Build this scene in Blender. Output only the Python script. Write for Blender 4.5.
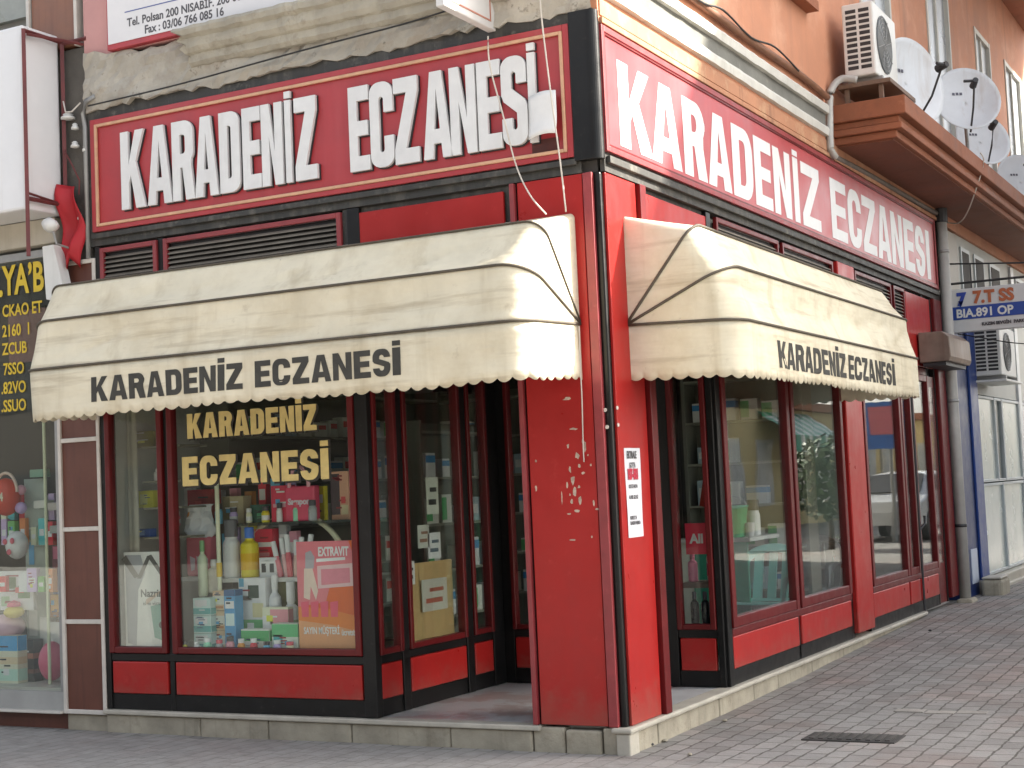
import bpy, bmesh, math, random
from mathutils import Vector, Matrix, noise as mnoise
from mathutils.geometry import tessellate_polygon
R = math.radians
random.seed(7)
for o in list(bpy.data.objects): bpy.data.objects.remove(o)
S = bpy.context.scene
COL = S.collection

# ---------------------------------------------------------------- camera, sky, sun, exposure
FPX, YAW, PIT, ROL = 1523.93, -0.488625, 0.0687908, -0.0449791
CAM = Vector((3.77907, -8.35995, 1.6))
fw = Vector((math.sin(YAW)*math.cos(PIT), math.cos(YAW)*math.cos(PIT), math.sin(PIT)))
r0 = Vector((math.cos(YAW), -math.sin(YAW), 0)); u0 = r0.cross(fw)
rt = math.cos(ROL)*r0+math.sin(ROL)*u0; up = -math.sin(ROL)*r0+math.cos(ROL)*u0
cd = bpy.data.cameras.new('camera'); cam = bpy.data.objects.new('camera', cd); COL.objects.link(cam)
cd.sensor_width = 36; cd.lens = 36*FPX/1024; cd.clip_end = 500; cd.clip_start = .05
m = Matrix((rt, up, -fw)).transposed().to_4x4(); m.translation = CAM; cam.matrix_world = m
S.camera = cam
S.render.resolution_x, S.render.resolution_y = 1024, 768
def at(px, py, axis, d):                 # pixel -> point on the plane axis=d (used only to read off positions)
    v = (px-512)/FPX*rt-(py-384)/FPX*up+fw
    return CAM+v*((d-CAM[axis])/v[axis])

SUN_EL, SUN_AZ = 32.0, 60.0              # azimuth from +Y towards +X
W = bpy.data.worlds.new('World'); S.world = W; W.use_nodes = True
nt = W.node_tree; nt.nodes.clear()
sky = nt.nodes.new('ShaderNodeTexSky'); sky.sky_type = 'NISHITA'; sky.sun_disc = False
sky.sun_elevation = R(SUN_EL); sky.sun_rotation = R(SUN_AZ); sky.dust_density = 3.0; sky.air_density = 1.0; sky.ozone_density = .6
hs = nt.nodes.new('ShaderNodeHueSaturation'); hs.inputs['Saturation'].default_value = .38
bg = nt.nodes.new('ShaderNodeBackground'); bg.inputs['Strength'].default_value = .13
wo = nt.nodes.new('ShaderNodeOutputWorld')
nt.links.new(sky.outputs[0], hs.inputs['Color']); nt.links.new(hs.outputs[0], bg.inputs[0]); nt.links.new(bg.outputs[0], wo.inputs[0])
sl = bpy.data.lights.new('sun', 'SUN'); sl.energy = 5.0; sl.angle = R(.53); sl.color = (1, .93, .82)
so = bpy.data.objects.new('sun', sl); COL.objects.link(so)
sd = Vector((math.sin(R(SUN_AZ))*math.cos(R(SUN_EL)), math.cos(R(SUN_AZ))*math.cos(R(SUN_EL)), math.sin(R(SUN_EL))))
so.rotation_euler = sd.to_track_quat('Z', 'Y').to_euler(); so.location = (8, 8, 20)
S.view_settings.view_transform = 'Standard'; S.view_settings.look = 'None'
S.view_settings.exposure = 1.88; S.view_settings.gamma = 1; S.view_settings.use_curve_mapping = False
S.cycles.max_bounces = 10; S.cycles.transparent_max_bounces = 16; S.cycles.use_denoising = True
S.cycles.sample_clamp_indirect = 8; S.cycles.caustics_reflective = False; S.cycles.caustics_refractive = False

# ---------------------------------------------------------------- materials
MATS = {}
def newmat(name):
    m = bpy.data.materials.new(name); m.use_nodes = True; m.node_tree.nodes.clear(); MATS[name] = m
    t = m.node_tree; out = t.nodes.new('ShaderNodeOutputMaterial')
    return m, t, out
def N(t, typ, **kw):
    n = t.nodes.new(typ)
    for k, v in kw.items():
        if k.startswith('i_'): n.inputs[k[2:].replace('_', ' ')].default_value = v
        else: setattr(n, k, v)
    return n
def mixc(t, fac, a, b, mode='MIX'):
    n = t.nodes.new('ShaderNodeMix'); n.data_type = 'RGBA'; n.blend_type = mode
    for s, v in ((n.inputs[0], fac), (n.inputs[6], a), (n.inputs[7], b)):
        if isinstance(v, bpy.types.NodeSocket): t.links.new(v, s)
        elif isinstance(v, (int, float)): s.default_value = v
        else: s.default_value = (*v[:3], 1)
    return n.outputs[2]
def ramp(t, src, a, b, lo=0., hi=1.):
    n = t.nodes.new('ShaderNodeMapRange'); n.inputs[1].default_value = a; n.inputs[2].default_value = b
    n.inputs[3].default_value = lo; n.inputs[4].default_value = hi; t.links.new(src, n.inputs[0]); return n.outputs[0]
def noise(t, co, scale, detail=4, rough=.6, stretch=None):
    if stretch:
        mp = t.nodes.new('ShaderNodeMapping'); mp.inputs['Scale'].default_value = stretch; t.links.new(co, mp.inputs[0]); co = mp.outputs[0]
    n = t.nodes.new('ShaderNodeTexNoise'); n.inputs['Scale'].default_value = scale; n.inputs['Detail'].default_value = detail
    n.inputs['Roughness'].default_value = rough; t.links.new(co, n.inputs['Vector']); return n.outputs[0]
def pmat(name, col, rough=.5, var=.12, scale=7, metal=0, bump=.05, bscale=60, spots=None, streak=None, spec=.5, coat=0, transl=0, bump2=None, splash=None, hstreak=None):
    m, t, out = newmat(name)
    co = N(t, 'ShaderNodeTexCoord').outputs['Object']
    n1 = noise(t, co, scale); n2 = noise(t, co, scale*.23, 2)
    c = mixc(t, ramp(t, n1, .3, .7), [x*(1-var) for x in col], [min(1, x*(1+var)) for x in col])
    c = mixc(t, ramp(t, n2, .35, .65, 0, 1), c, mixc(t, 1., c, (1-var,)*3, 'MULTIPLY'))
    for sp in (spots or []):                 # (colour, scale, lo, hi, amount)
        c = mixc(t, ramp(t, noise(t, co, sp[1], 6, .7), sp[2], sp[3], 0, sp[4]), c, sp[0])
    if streak:                               # vertical run-off stains (colour, scale, lo, hi, amount)
        c = mixc(t, ramp(t, noise(t, co, streak[1], 4, .6, (1, 1, .08)), streak[2], streak[3], 0, streak[4]), c, streak[0])
    if hstreak:                              # stains lying along the width, where water stands
        c = mixc(t, ramp(t, noise(t, co, hstreak[1], 5, .65, (.12, .12, 1.6)), hstreak[2], hstreak[3], 0, hstreak[4]), c, hstreak[0])
    b = N(t, 'ShaderNodeBsdfPrincipled'); b.inputs['Metallic'].default_value = metal
    t.links.new(c, b.inputs['Base Color'])
    t.links.new(ramp(t, n1, .2, .8, max(.02, rough-.1), min(1, rough+.12)), b.inputs['Roughness'])
    b.inputs['Specular IOR Level'].default_value = spec
    if coat: b.inputs['Coat Weight'].default_value = coat; b.inputs['Coat Roughness'].default_value = .12
    if splash:                               # grime thrown up on the lowest part (colour, height)
        sz = N(t, 'ShaderNodeSeparateXYZ'); t.links.new(co, sz.inputs[0])
        ad = N(t, 'ShaderNodeMath', operation='ADD'); t.links.new(sz.outputs['Z'], ad.inputs[0]); t.links.new(ramp(t, noise(t, co, 9, 5, .7), .25, .75, -.16, .16), ad.inputs[1])
        c2 = mixc(t, ramp(t, ad.outputs[0], .17, splash[1], .55, 0), c, splash[0]); t.links.new(c2, b.inputs['Base Color'])
    if bump2:
        bq = N(t, 'ShaderNodeBump'); bq.inputs['Strength'].default_value = bump2[2]; bq.inputs['Distance'].default_value = bump2[3]
        t.links.new(noise(t, co, bump2[0], 3, .55, bump2[1]), bq.inputs['Height']); t.links.new(bq.outputs[0], b.inputs['Normal'])
    if bump:
        bp = N(t, 'ShaderNodeBump'); bp.inputs['Strength'].default_value = bump; bp.inputs['Distance'].default_value = .01
        t.links.new(noise(t, co, bscale, 5, .65), bp.inputs['Height']); t.links.new(bp.outputs[0], b.inputs['Normal'])
        if bump2: t.links.new(bq.outputs[0], bp.inputs['Normal'])
    sh = b.outputs[0]
    if transl:
        tr = N(t, 'ShaderNodeBsdfTranslucent'); t.links.new(c, tr.inputs[0])
        mx = N(t, 'ShaderNodeMixShader'); mx.inputs[0].default_value = transl
        t.links.new(sh, mx.inputs[1]); t.links.new(tr.outputs[0], mx.inputs[2]); sh = mx.outputs[0]
    t.links.new(sh, out.inputs[0])
    return m
def glassmat(name, tint=(.93, .96, .94), ior=1.5, gain=1.0, dirt=.05):
    m, t, out = newmat(name)
    co = N(t, 'ShaderNodeTexCoord').outputs['Object']
    fr = N(t, 'ShaderNodeFresnel'); fr.inputs[0].default_value = ior
    mul = N(t, 'ShaderNodeMath', operation='MULTIPLY'); mul.use_clamp = True; mul.inputs[1].default_value = gain; t.links.new(fr.outputs[0], mul.inputs[0])
    tr = N(t, 'ShaderNodeBsdfTransparent'); tr.inputs[0].default_value = (*tint, 1)
    gl = N(t, 'ShaderNodeBsdfGlossy'); gl.inputs['Roughness'].default_value = .008
    bp = N(t, 'ShaderNodeBump'); bp.inputs['Strength'].default_value = .04; bp.inputs['Distance'].default_value = .02
    t.links.new(noise(t, co, 1.6, 1), bp.inputs['Height']); t.links.new(bp.outputs[0], gl.inputs['Normal'])
    mx = N(t, 'ShaderNodeMixShader'); t.links.new(mul.outputs[0], mx.inputs[0]); t.links.new(tr.outputs[0], mx.inputs[1]); t.links.new(gl.outputs[0], mx.inputs[2])
    df = N(t, 'ShaderNodeBsdfDiffuse'); df.inputs[0].default_value = (.45, .45, .42, 1)
    m2 = N(t, 'ShaderNodeMixShader'); t.links.new(ramp(t, noise(t, co, 5, 5, .7), .4, .8, 0, dirt), m2.inputs[0])
    t.links.new(mx.outputs[0], m2.inputs[1]); t.links.new(df.outputs[0], m2.inputs[2]); t.links.new(m2.outputs[0], out.inputs[0])
    return m
def solid(name, col, rough=.45, **k):
    if name in MATS: return MATS[name]
    k.setdefault('bump', 0); k.setdefault('var', .06); k.setdefault('scale', 12)
    return pmat(name, col, rough, **k)

RED = pmat('red_enamel_panel', (.365, .016, .014), .33, .07, 5, bump=.03, bscale=9, spec=.32, streak=((.33, .022, .022), 9, .54, .80, .5), spots=[((.55, .07, .06), 9, .60, .8, .4), ((.16, .03, .03), 23, .68, .75, .4)], bump2=(1.7, (1, 1, .6), .35, .03), splash=((.28, .08, .06), .40))
SIGNRED = pmat('sign_red_paint', (.39, .036, .042), .38, .10, 4, bump=.03, bscale=14, streak=((.44, .075, .08), 7, .5, .8, .35), spots=[((.22, .02, .025), 11, .62, .8, .4)])
FRAME = pmat('dark_red_aluminium', (.12, .007, .008), .36, .12, 9, spec=.35, bump=.03, spots=[((.30, .07, .07), 40, .66, .8, .5)])
TRIM = pmat('faded_red_trim', (.27, .038, .042), .42, .14, 12, spots=[((.42, .14, .12), 30, .62, .8, .5)])
BLACK = pmat('black_painted_metal', (.009, .009, .009), .36, .2, 9, spec=.3, spots=[((.05, .047, .04), 18, .6, .8, .6)])
GREYBEAM = pmat('weathered_dark_beam', (.035, .034, .03), .55, .25, 6, bump=.2, spots=[((.19, .18, .15), 9, .56, .75, .7)], streak=((.13, .12, .1), 12, .5, .75, .5))
CREAMLINE = pmat('cream_moulding', (.62, .36, .22), .5, .1, 20, spots=[((.45, .12, .08), 14, .6, .75, .5)])
WHITEL = pmat('white_sign_letter', (.70, .70, .69), .42, .05, 9, streak=((.5, .48, .45), 14, .58, .8, .35))
CLOTH = pmat('cream_awning_cloth', (.77, .71, .55), .8, .06, 5, bump=.2, bscale=8, transl=.12, spec=.15,
             spots=[((.56, .47, .31), 1.7, .48, .74, .6), ((.34, .27, .17), 6, .63, .78, .45), ((.24, .20, .13), 24, .68, .75, .5)], streak=((.42, .34, .21), 4.5, .54, .74, .5), hstreak=((.40, .33, .22), 7, .55, .72, .6), bump2=(2.6, (.5, .5, 2.2), .55, .05))
PIPING = pmat('awning_piping', (.085, .07, .05), .7, .2, 20)
PRINT = pmat('awning_print', (.045, .043, .036), .75, .25, 30)
STONE = pmat('cornice_stone', (.40, .37, .30), .85, .16, 5, bump=.6, bscale=26, spots=[((.24, .21, .16), 6, .55, .7, .7), ((.16, .14, .11), 17, .62, .74, .6)], streak=((.22, .20, .16), 9, .54, .75, .5))
PLASTER = pmat('flaking_plaster', (.42, .39, .33), .9, .16, 4, bump=.8, bscale=16, spots=[((.30, .26, .21), 3, .5, .6, .6), ((.13, .12, .10), 8, .6, .68, .8)])
WHITECOR = pmat('white_painted_cornice', (.55, .54, .49), .6, .08, 6, bump=.15, streak=((.33, .32, .27), 6, .55, .75, .5))
PINKW = pmat('pink_wall_paint', (.55, .29, .27), .8, .08, 3, bump=.12)
ORANGE = pmat('orange_wall_paint', (.52, .235, .135), .8, .09, 2.2, bump=.25, bscale=22, streak=((.27, .14, .09), 3.2, .53, .76, .6), spots=[((.62, .34, .22), 1.6, .50, .70, .7), ((.36, .18, .12), 5, .62, .72, .5)])
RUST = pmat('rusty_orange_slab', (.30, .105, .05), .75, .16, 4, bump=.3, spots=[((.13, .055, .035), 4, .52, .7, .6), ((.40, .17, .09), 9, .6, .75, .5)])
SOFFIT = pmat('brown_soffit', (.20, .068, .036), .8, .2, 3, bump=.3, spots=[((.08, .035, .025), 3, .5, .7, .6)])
BASEST = pmat('base_limestone', (.36, .325, .25), .85, .18, 6, bump=.6, bscale=30, spots=[((.2, .17, .12), 7, .56, .72, .7)], streak=((.17, .15, .11), 14, .56, .75, .5))
LEDGE = pmat('ledge_marble', (.46, .43, .36), .55, .12, 7, bump=.2, spots=[((.28, .25, .2), 12, .58, .75, .5)])
FLOORT = pmat('entrance_floor_tile', (.50, .50, .49), .35, .12, 6, spots=[((.34, .24, .21), 1.7, .52, .58, .7)])
BROWN = pmat('brown_veneer_panel', (.125, .042, .026), .4, .14, 5, bump=.03, streak=((.085, .026, .018), 22, .5, .7, .6))
OFFW = pmat('offwhite_strip', (.60, .56, .50), .5, .08, 14, spots=[((.38, .34, .28), 18, .6, .75, .5)])
LOUV = pmat('louvre_slats', (.21, .185, .15), .5, .2, 8)
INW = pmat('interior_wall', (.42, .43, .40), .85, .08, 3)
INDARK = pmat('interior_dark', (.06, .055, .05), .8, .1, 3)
GLASS = glassmat('shop_glass', gain=.26, dirt=.012)
GLASSR = glassmat('street_glass', tint=(.97, .99, .98), gain=.40, dirt=.015)
WINGREY = pmat('window_grey', (.34, .37, .39), .3, .04, 3, bump=0)
WHITEP = pmat('white_plastic', (.66, .66, .63), .45, .05, 8, streak=((.45, .44, .4), 12, .58, .8, .4))
GREYP = pmat('grey_metal', (.32, .32, .31), .45, .12, 9, metal=.3)
DARKP = pmat('dark_plastic', (.03, .03, .032), .5, .15, 20)
PIPE = pmat('grey_downpipe', (.42, .41, .38), .55, .12, 6, streak=((.24, .22, .19), 14, .55, .8, .5), spots=[((.2, .14, .1), 11, .66, .76, .6)])
CABLE = pmat('black_cable', (.02, .02, .02), .6, .1)
BLUE = pmat('navy_blue_paint', (.012, .03, .12), .4, .15, 6)

def pavermat():
    m, t, out = newmat('interlocking_pavers')
    co = N(t, 'ShaderNodeTexCoord').outputs['Object']
    rot = N(t, 'ShaderNodeMapping'); rot.inputs['Rotation'].default_value = (0, 0, R(90)); t.links.new(co, rot.inputs[0])
    wob = N(t, 'ShaderNodeTexNoise', noise_dimensions='3D'); wob.inputs['Scale'].default_value = 9; wob.inputs['Detail'].default_value = 1; t.links.new(co, wob.inputs['Vector'])
    sub = N(t, 'ShaderNodeVectorMath', operation='SUBTRACT'); sub.inputs[1].default_value = (.5, .5, .5); t.links.new(wob.outputs['Color'], sub.inputs[0])
    scl = N(t, 'ShaderNodeVectorMath', operation='SCALE'); scl.inputs['Scale'].default_value = .032; t.links.new(sub.outputs[0], scl.inputs[0])
    add = N(t, 'ShaderNodeVectorMath', operation='ADD'); t.links.new(rot.outputs[0], add.inputs[0]); t.links.new(scl.outputs[0], add.inputs[1])
    br = N(t, 'ShaderNodeTexBrick'); br.offset = .5
    for k, v in (('Scale', 1.), ('Mortar Size', .007), ('Mortar Smooth', .3), ('Bias', 0.), ('Brick Width', .205), ('Row Height', .125)): br.inputs[k].default_value = v
    br.inputs['Color1'].default_value = (.235, .228, .215, 1); br.inputs['Color2'].default_value = (.335, .325, .305, 1); br.inputs['Mortar'].default_value = (.11, .102, .09, 1)
    t.links.new(add.outputs[0], br.inputs['Vector'])
    c = br.outputs['Color']
    big = noise(t, co, .9, 3, .6)
    c = mixc(t, ramp(t, big, .48, .62, 0, .7), c, mixc(t, 1., c, (1.06, .88, .84), 'MULTIPLY'))
    c = mixc(t, ramp(t, noise(t, co, 2.4, 5, .65), .45, .75, 0, .55), c, mixc(t, 1., c, (.55, .53, .5), 'MULTIPLY'))
    c = mixc(t, ramp(t, noise(t, co, 7, 5, .7), .58, .74, 0, .55), c, (.31, .29, .26))
    c = mixc(t, ramp(t, noise(t, co, 45, 3, .7), .3, .75, 0, .3), c, (.15, .14, .125))
    c = mixc(t, ramp(t, noise(t, co, 1.3, 6, .75), .60, .68, 0, .45), c, (.40, .385, .355))
    c = mixc(t, ramp(t, noise(t, co, 19, 2, .5), .71, .75, 0, .75), c, (.07, .065, .06))
    # dusty cement screed in front of the shop front (y < 0) and pale row of pavers
    sx = N(t, 'ShaderNodeSeparateXYZ'); t.links.new(add.outputs[0], sx.inputs[0])
    sw = N(t, 'ShaderNodeSeparateXYZ'); t.links.new(co, sw.inputs[0])
    ed = N(t, 'ShaderNodeMath', operation='ADD'); t.links.new(sw.outputs['Y'], ed.inputs[0]); t.links.new(ramp(t, noise(t, co, 3, 4), .2, .8, -.18, .18), ed.inputs[1])
    c = mixc(t, ramp(t, ed.outputs[0], -.16, -.02, .62, 0), c, mixc(t, ramp(t, noise(t, co, 6, 5, .7), .3, .7), (.27, .252, .23), (.43, .41, .385)))
    b = N(t, 'ShaderNodeBsdfPrincipled'); b.inputs['Roughness'].default_value = .82; b.inputs['Specular IOR Level'].default_value = .3
    t.links.new(c, b.inputs['Base Color'])
    bp = N(t, 'ShaderNodeBump'); bp.inputs['Strength'].default_value = .7; bp.inputs['Distance'].default_value = .012
    h = N(t, 'ShaderNodeMath', operation='MULTIPLY_ADD'); t.links.new(br.outputs['Fac'], h.inputs[0]); h.inputs[1].default_value = -1.; t.links.new(ramp(t, noise(t, co, 40, 4, .7), 0, 1, 0, .5), h.inputs[2])
    t.links.new(h.outputs[0], bp.inputs['Height']); t.links.new(bp.outputs[0], b.inputs['Normal'])
    t.links.new(b.outputs[0], out.inputs[0]); return m
PAVER = pavermat()

# ---------------------------------------------------------------- mesh builder
def L_(u, d, z): return (u, -d, z)             # left shop front: plane y=0, faces -y
def R_(u, d, z): return (d, u, z)              # right shop front: plane x=0, faces +x
class B:
    def __init__(s): s.v = []; s.f = []; s.m = []
    def add(s, vs, fs, mi=0):
        n = len(s.v); s.v += [tuple(v) for v in vs]
        for f in fs: s.f.append([i+n for i in f]); s.m.append(mi)
        return s
    def box(s, x0, x1, y0, y1, z0, z1, mi=0, M=None):
        vs = [(x, y, z) for x in (x0, x1) for y in (y0, y1) for z in (z0, z1)]
        if M: vs = [M(*v) for v in vs]
        return s.add(vs, [(0, 1, 3, 2), (4, 6, 7, 5), (0, 4, 5, 1), (2, 3, 7, 6), (0, 2, 6, 4), (1, 5, 7, 3)], mi)
    def tube(s, pts, r, seg=8, mi=0, cap=True):
        pts = [Vector(p) for p in pts]; rings = []
        for i, p in enumerate(pts):
            d = (pts[min(i+1, len(pts)-1)]-pts[max(i-1, 0)]).normalized()
            a = d.cross(Vector((0, 0, 1)) if abs(d.z) < .95 else Vector((1, 0, 0))).normalized(); b = d.cross(a)
            rr = r[i] if isinstance(r, (list, tuple)) else r
            rings.append([p+rr*(math.cos(t)*a+math.sin(t)*b) for t in [2*math.pi*k/seg for k in range(seg)]])
        vs = [v for q in rings for v in q]; fs = []
        for i in range(len(pts)-1):
            for k in range(seg):
                k2 = (k+1) % seg; fs.append((i*seg+k, i*seg+k2, (i+1)*seg+k2, (i+1)*seg+k))
        if cap: fs.append(tuple(range(seg))[::-1]); fs.append(tuple((len(pts)-1)*seg+k for k in range(seg)))
        return s.add(vs, fs, mi)
    def lathe(s, prof, o=(0, 0, 0), seg=20, mi=0, M=None):      # prof: (radius, height)
        vs = []; fs = []; n = len(prof)
        for k in range(seg):
            a = 2*math.pi*k/seg
            for r, z in prof:
                v = (o[0]+r*math.cos(a), o[1]+r*math.sin(a), o[2]+z); vs.append(M(*v) if M else v)
        for k in range(seg):
            k2 = (k+1) % seg
            for i in range(n-1): fs.append((k*n+i, k2*n+i, k2*n+i+1, k*n+i+1))
        fs.append(tuple(k*n for k in range(seg))[::-1]); fs.append(tuple(k*n+n-1 for k in range(seg)))
        return s.add(vs, fs, mi)
    def poly(s, outer, holes=(), d0=0, d1=.02, M=L_, mi=0):     # extruded 2D outline (u,z), from depth d0 to d1
        loops = [list(outer)]+[list(h) for h in holes]; flat = [p for l in loops for p in l]; n = len(flat)
        tris = tessellate_polygon([[Vector((u, z, 0)) for u, z in l] for l in loops])
        vs = [M(u, d1, z) for u, z in flat]+[M(u, d0, z) for u, z in flat]
        fs = [tuple(t) for t in tris]+[tuple(i+n for i in t[::-1]) for t in tris]
        b = 0
        for l in loops:
            k = len(l)
            for i in range(k): fs.append((b+i, b+(i+1) % k, n+b+(i+1) % k, n+b+i))
            b += k
        return s.add(vs, fs, mi)
    def grid(s, rows, mi=0, close=False):
        nr, nc = len(rows), len(rows[0]); fs = []
        for i in range(nr-1):
            for j in range(nc-1): fs.append((i*nc+j, i*nc+j+1, (i+1)*nc+j+1, (i+1)*nc+j))
        return s.add([v for r in rows for v in r], fs, mi)
    def build(s, name, mats, parent=None, bevel=0, smooth=False, recalc=True, solidify=0, seg=2, base=None, weld=False):
        if not isinstance(mats, (list, tuple)): mats = [mats]
        if parent is not None: base = parent['_base']
        elif base is None:
            base = (sum((min(v[i] for v in s.v), max(v[i] for v in s.v)))/2 for i in range(3)); base = list(base); base[2] = min(v[2] for v in s.v)
        me = bpy.data.meshes.new(name); me.from_pydata([[v[i]-base[i] for i in range(3)] for v in s.v], [], s.f)
        for mt in mats: me.materials.append(mt)
        me.polygons.foreach_set('material_index', s.m); me.update()
        bm = bmesh.new(); bm.from_mesh(me)
        if weld: bmesh.ops.remove_doubles(bm, verts=bm.verts, dist=1e-5)
        if recalc: bmesh.ops.recalc_face_normals(bm, faces=bm.faces)
        bm.to_mesh(me); bm.free()
        if smooth: me.polygons.foreach_set('use_smooth', [True]*len(me.polygons))
        o = bpy.data.objects.new(name, me); COL.objects.link(o)
        if parent is not None: o.parent = parent
        else: o.location = base
        o['_base'] = list(base)
        if solidify:
            md = o.modifiers.new('thickness', 'SOLIDIFY'); md.thickness = solidify; md.offset = 0
        if bevel:
            md = o.modifiers.new('bevel', 'BEVEL'); md.width = bevel; md.segments = seg; md.limit_method = 'ANGLE'; md.angle_limit = R(40)
        if smooth or bevel:
            pass
        return o
def tag(o, label, cat, group=None, kind=None):
    if kind: o['kind'] = kind
    o['label'] = label; o['category'] = cat
    if group: o['group'] = group
    return o
def thing(name, label, cat, loc, group=None):
    o = bpy.data.objects.new(name, None); COL.objects.link(o); o.location = loc; o['_base'] = list(loc)
    o.empty_display_size = .1
    return tag(o, label, cat, group)
def structure(o): o['kind'] = 'structure'; return o
def copy_tree(src, loc, label=None, rz=None):
    c = src.copy(); COL.objects.link(c); c.location = loc
    if rz is not None: c.rotation_euler[2] = rz
    if label: c['label'] = label
    for ch in src.children:
        d = ch.copy(); COL.objects.link(d); d.parent = c
        for g in ch.children:
            e = g.copy(); COL.objects.link(e); e.parent = d
    return c

# ---------------------------------------------------------------- lettering
def arc(cx, cy, rx, ry, a0, a1, n=6): return [(cx+rx*math.cos(R(a0+(a1-a0)*i/n)), cy+ry*math.sin(R(a0+(a1-a0)*i/n))) for i in range(n+1)]
def glyph(ch, w, h, s, b, rr=None):
    """block capital in a box w x h (metres), stem s, bar b -> list of (outer, holes)"""
    r = rr if rr is not None else min(w*.42, s*1.1); ri = max(.0005, r-s*.75)
    dg, dh = (.014, .046) if h > .4 else (h*.07, b*.85)
    if ch == 'K': return [([(0, 0), (s, 0), (s, .32*h), (s+.14*(w-s), .43*h), (w-s*1.12, 0), (w+.04*w, 0), (s+.46*(w-s), .6*h), (w, h), (w-s*1.08, h), (s, .56*h), (s, h), (0, h)], [])]
    if ch == 'A':
        t = .60*s; yi = .80*h; xi = lambda y: s*.98+(w/2-s*.98)*y/yi; c0, c1 = .17*h, .17*h+b*.95
        return [([(0, 0), (s*.98, 0), (xi(c0), c0), (w-xi(c0), c0), (w-s*.98, 0), (w, 0), (w/2+t, h), (w/2-t, h)], [[(xi(c1), c1), (w-xi(c1), c1), (w/2, yi)]])]
    if ch == 'R':
        return [([(0, 0), (s, 0), (s, .41*h), (s+.16*(w-s), .41*h), (w-s*1.02, 0), (w+.03*w, 0), (w-.30*s, .43*h)]+arc(w-r, .46*h+r, r, r, -40, 0, 4)+arc(w-r, h-r, r, r, 0, 90)+[(0, h)],
                 [[(s, .41*h+b)]+arc(w-s-ri, .41*h+b+ri, ri, ri, -90, 0, 4)+arc(w-s-ri, h-b-ri, ri, ri, 0, 90, 4)+[(s, h-b)]])]
    if ch == 'D':
        return [([(0, 0)]+arc(w-r, r, r, r, -90, 0)+arc(w-r, h-r, r, r, 0, 90)+[(0, h)], [[(s, b)]+arc(w-s-ri, b+ri, ri, ri, -90, 0, 4)+arc(w-s-ri, h-b-ri, ri, ri, 0, 90, 4)+[(s, h-b)]])]
    if ch == 'E': return [([(0, 0), (w, 0), (w, b), (s, b), (s, .5*h-b/2), (.93*w, .5*h-b/2), (.93*w, .5*h+b/2), (s, .5*h+b/2), (s, h-b), (w, h-b), (w, h), (0, h)], [])]
    if ch == 'N': return [([(0, 0), (s*.9, 0), (s*.9, .60*h), (w-s*.95, 0), (w, 0), (w, h), (w-s*.9, h), (w-s*.9, .40*h), (s*.95, h), (0, h)], [])]
    if ch == 'İ': return [([(0, 0), (w, 0), (w, h), (0, h)], []), ([(0, h+dg), (w, h+dg), (w, h+dg+dh), (0, h+dg+dh)], [])]
    if ch == 'I': return [([(0, 0), (w, 0), (w, h), (0, h)], [])]
    if ch == 'Z': return [([(0, 0), (w, 0), (w, b), (1.2*s, b), (w, h-b), (w, h), (0, h), (0, h-b), (w-1.2*s, h-b), (0, b)], [])]
    if ch == 'C':
        return [([(w, .64*h)]+arc(w-r, h-r, r, r, 0, 90)+arc(r, h-r, r, r, 90, 180)+arc(r, r, r, r, 180, 270)+arc(w-r, r, r, r, 270, 360)+[(w, .36*h), (w-s, .36*h)]
                 +arc(w-s-ri, b+ri, ri, ri, 0, -90, 4)+arc(s+ri, b+ri, ri, ri, 270, 180, 4)+arc(s+ri, h-b-ri, ri, ri, 180, 90, 4)+arc(w-s-ri, h-b-ri, ri, ri, 90, 0, 4)+[(w-s, .64*h)], [])]
    if ch == 'S':
        return [([(w, .69*h)]+arc(w-r, h-r, r, r, 0, 90)+arc(r, h-r, r, r, 90, 180)+[(0, .57*h), (.08*w, .50*h), (w-s, .36*h)]+arc(w-s-ri, b+ri, ri, ri, 0, -90, 4)+arc(s+ri, b+ri, ri, ri, 270, 180, 4)
                 +[(s, .31*h), (0, .31*h)]+arc(r, r, r, r, 180, 270)+arc(w-r, r, r, r, 270, 360)+[(w, .43*h), (.92*w, .50*h), (s, .64*h)]+arc(s+ri, h-b-ri, ri, ri, 180, 90, 4)+arc(w-s-ri, h-b-ri, ri, ri, 90, 0, 4)+[(w-s, .69*h)], [])]
def letters(bld, word, ext, z0, h, s, b, d0, d1, M, mi=0, zfun=None):
    for ch, (a, c) in zip(word, ext):
        zz = z0 if zfun is None else zfun((a+c)/2)
        ss = min(s, (c-a)*.42) if ch not in 'İI' else c-a
        for outer, holes in glyph(ch, c-a, h, ss, b):
            bld.poly([(a+u, zz+v) for u, v in outer], [[(a+u, zz+v) for u, v in q] for q in holes], d0, d1, M, mi)
def spread(word, a, c, gap=.12):
    wd = {'İ': .42, 'I': .42, 'E': .9, 'Z': .92, 'N': 1.02, 'A': 1.12, 'K': 1.08, 'C': 1.0, 'S': .95}
    ws = [wd.get(ch, 1.) for ch in word]; tot = sum(ws)+gap*(len(ws)-1); k = (c-a)/tot; out = []; x = a
    for w_ in ws: out.append((x, x+w_*k)); x += (w_+gap)*k
    return out
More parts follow.
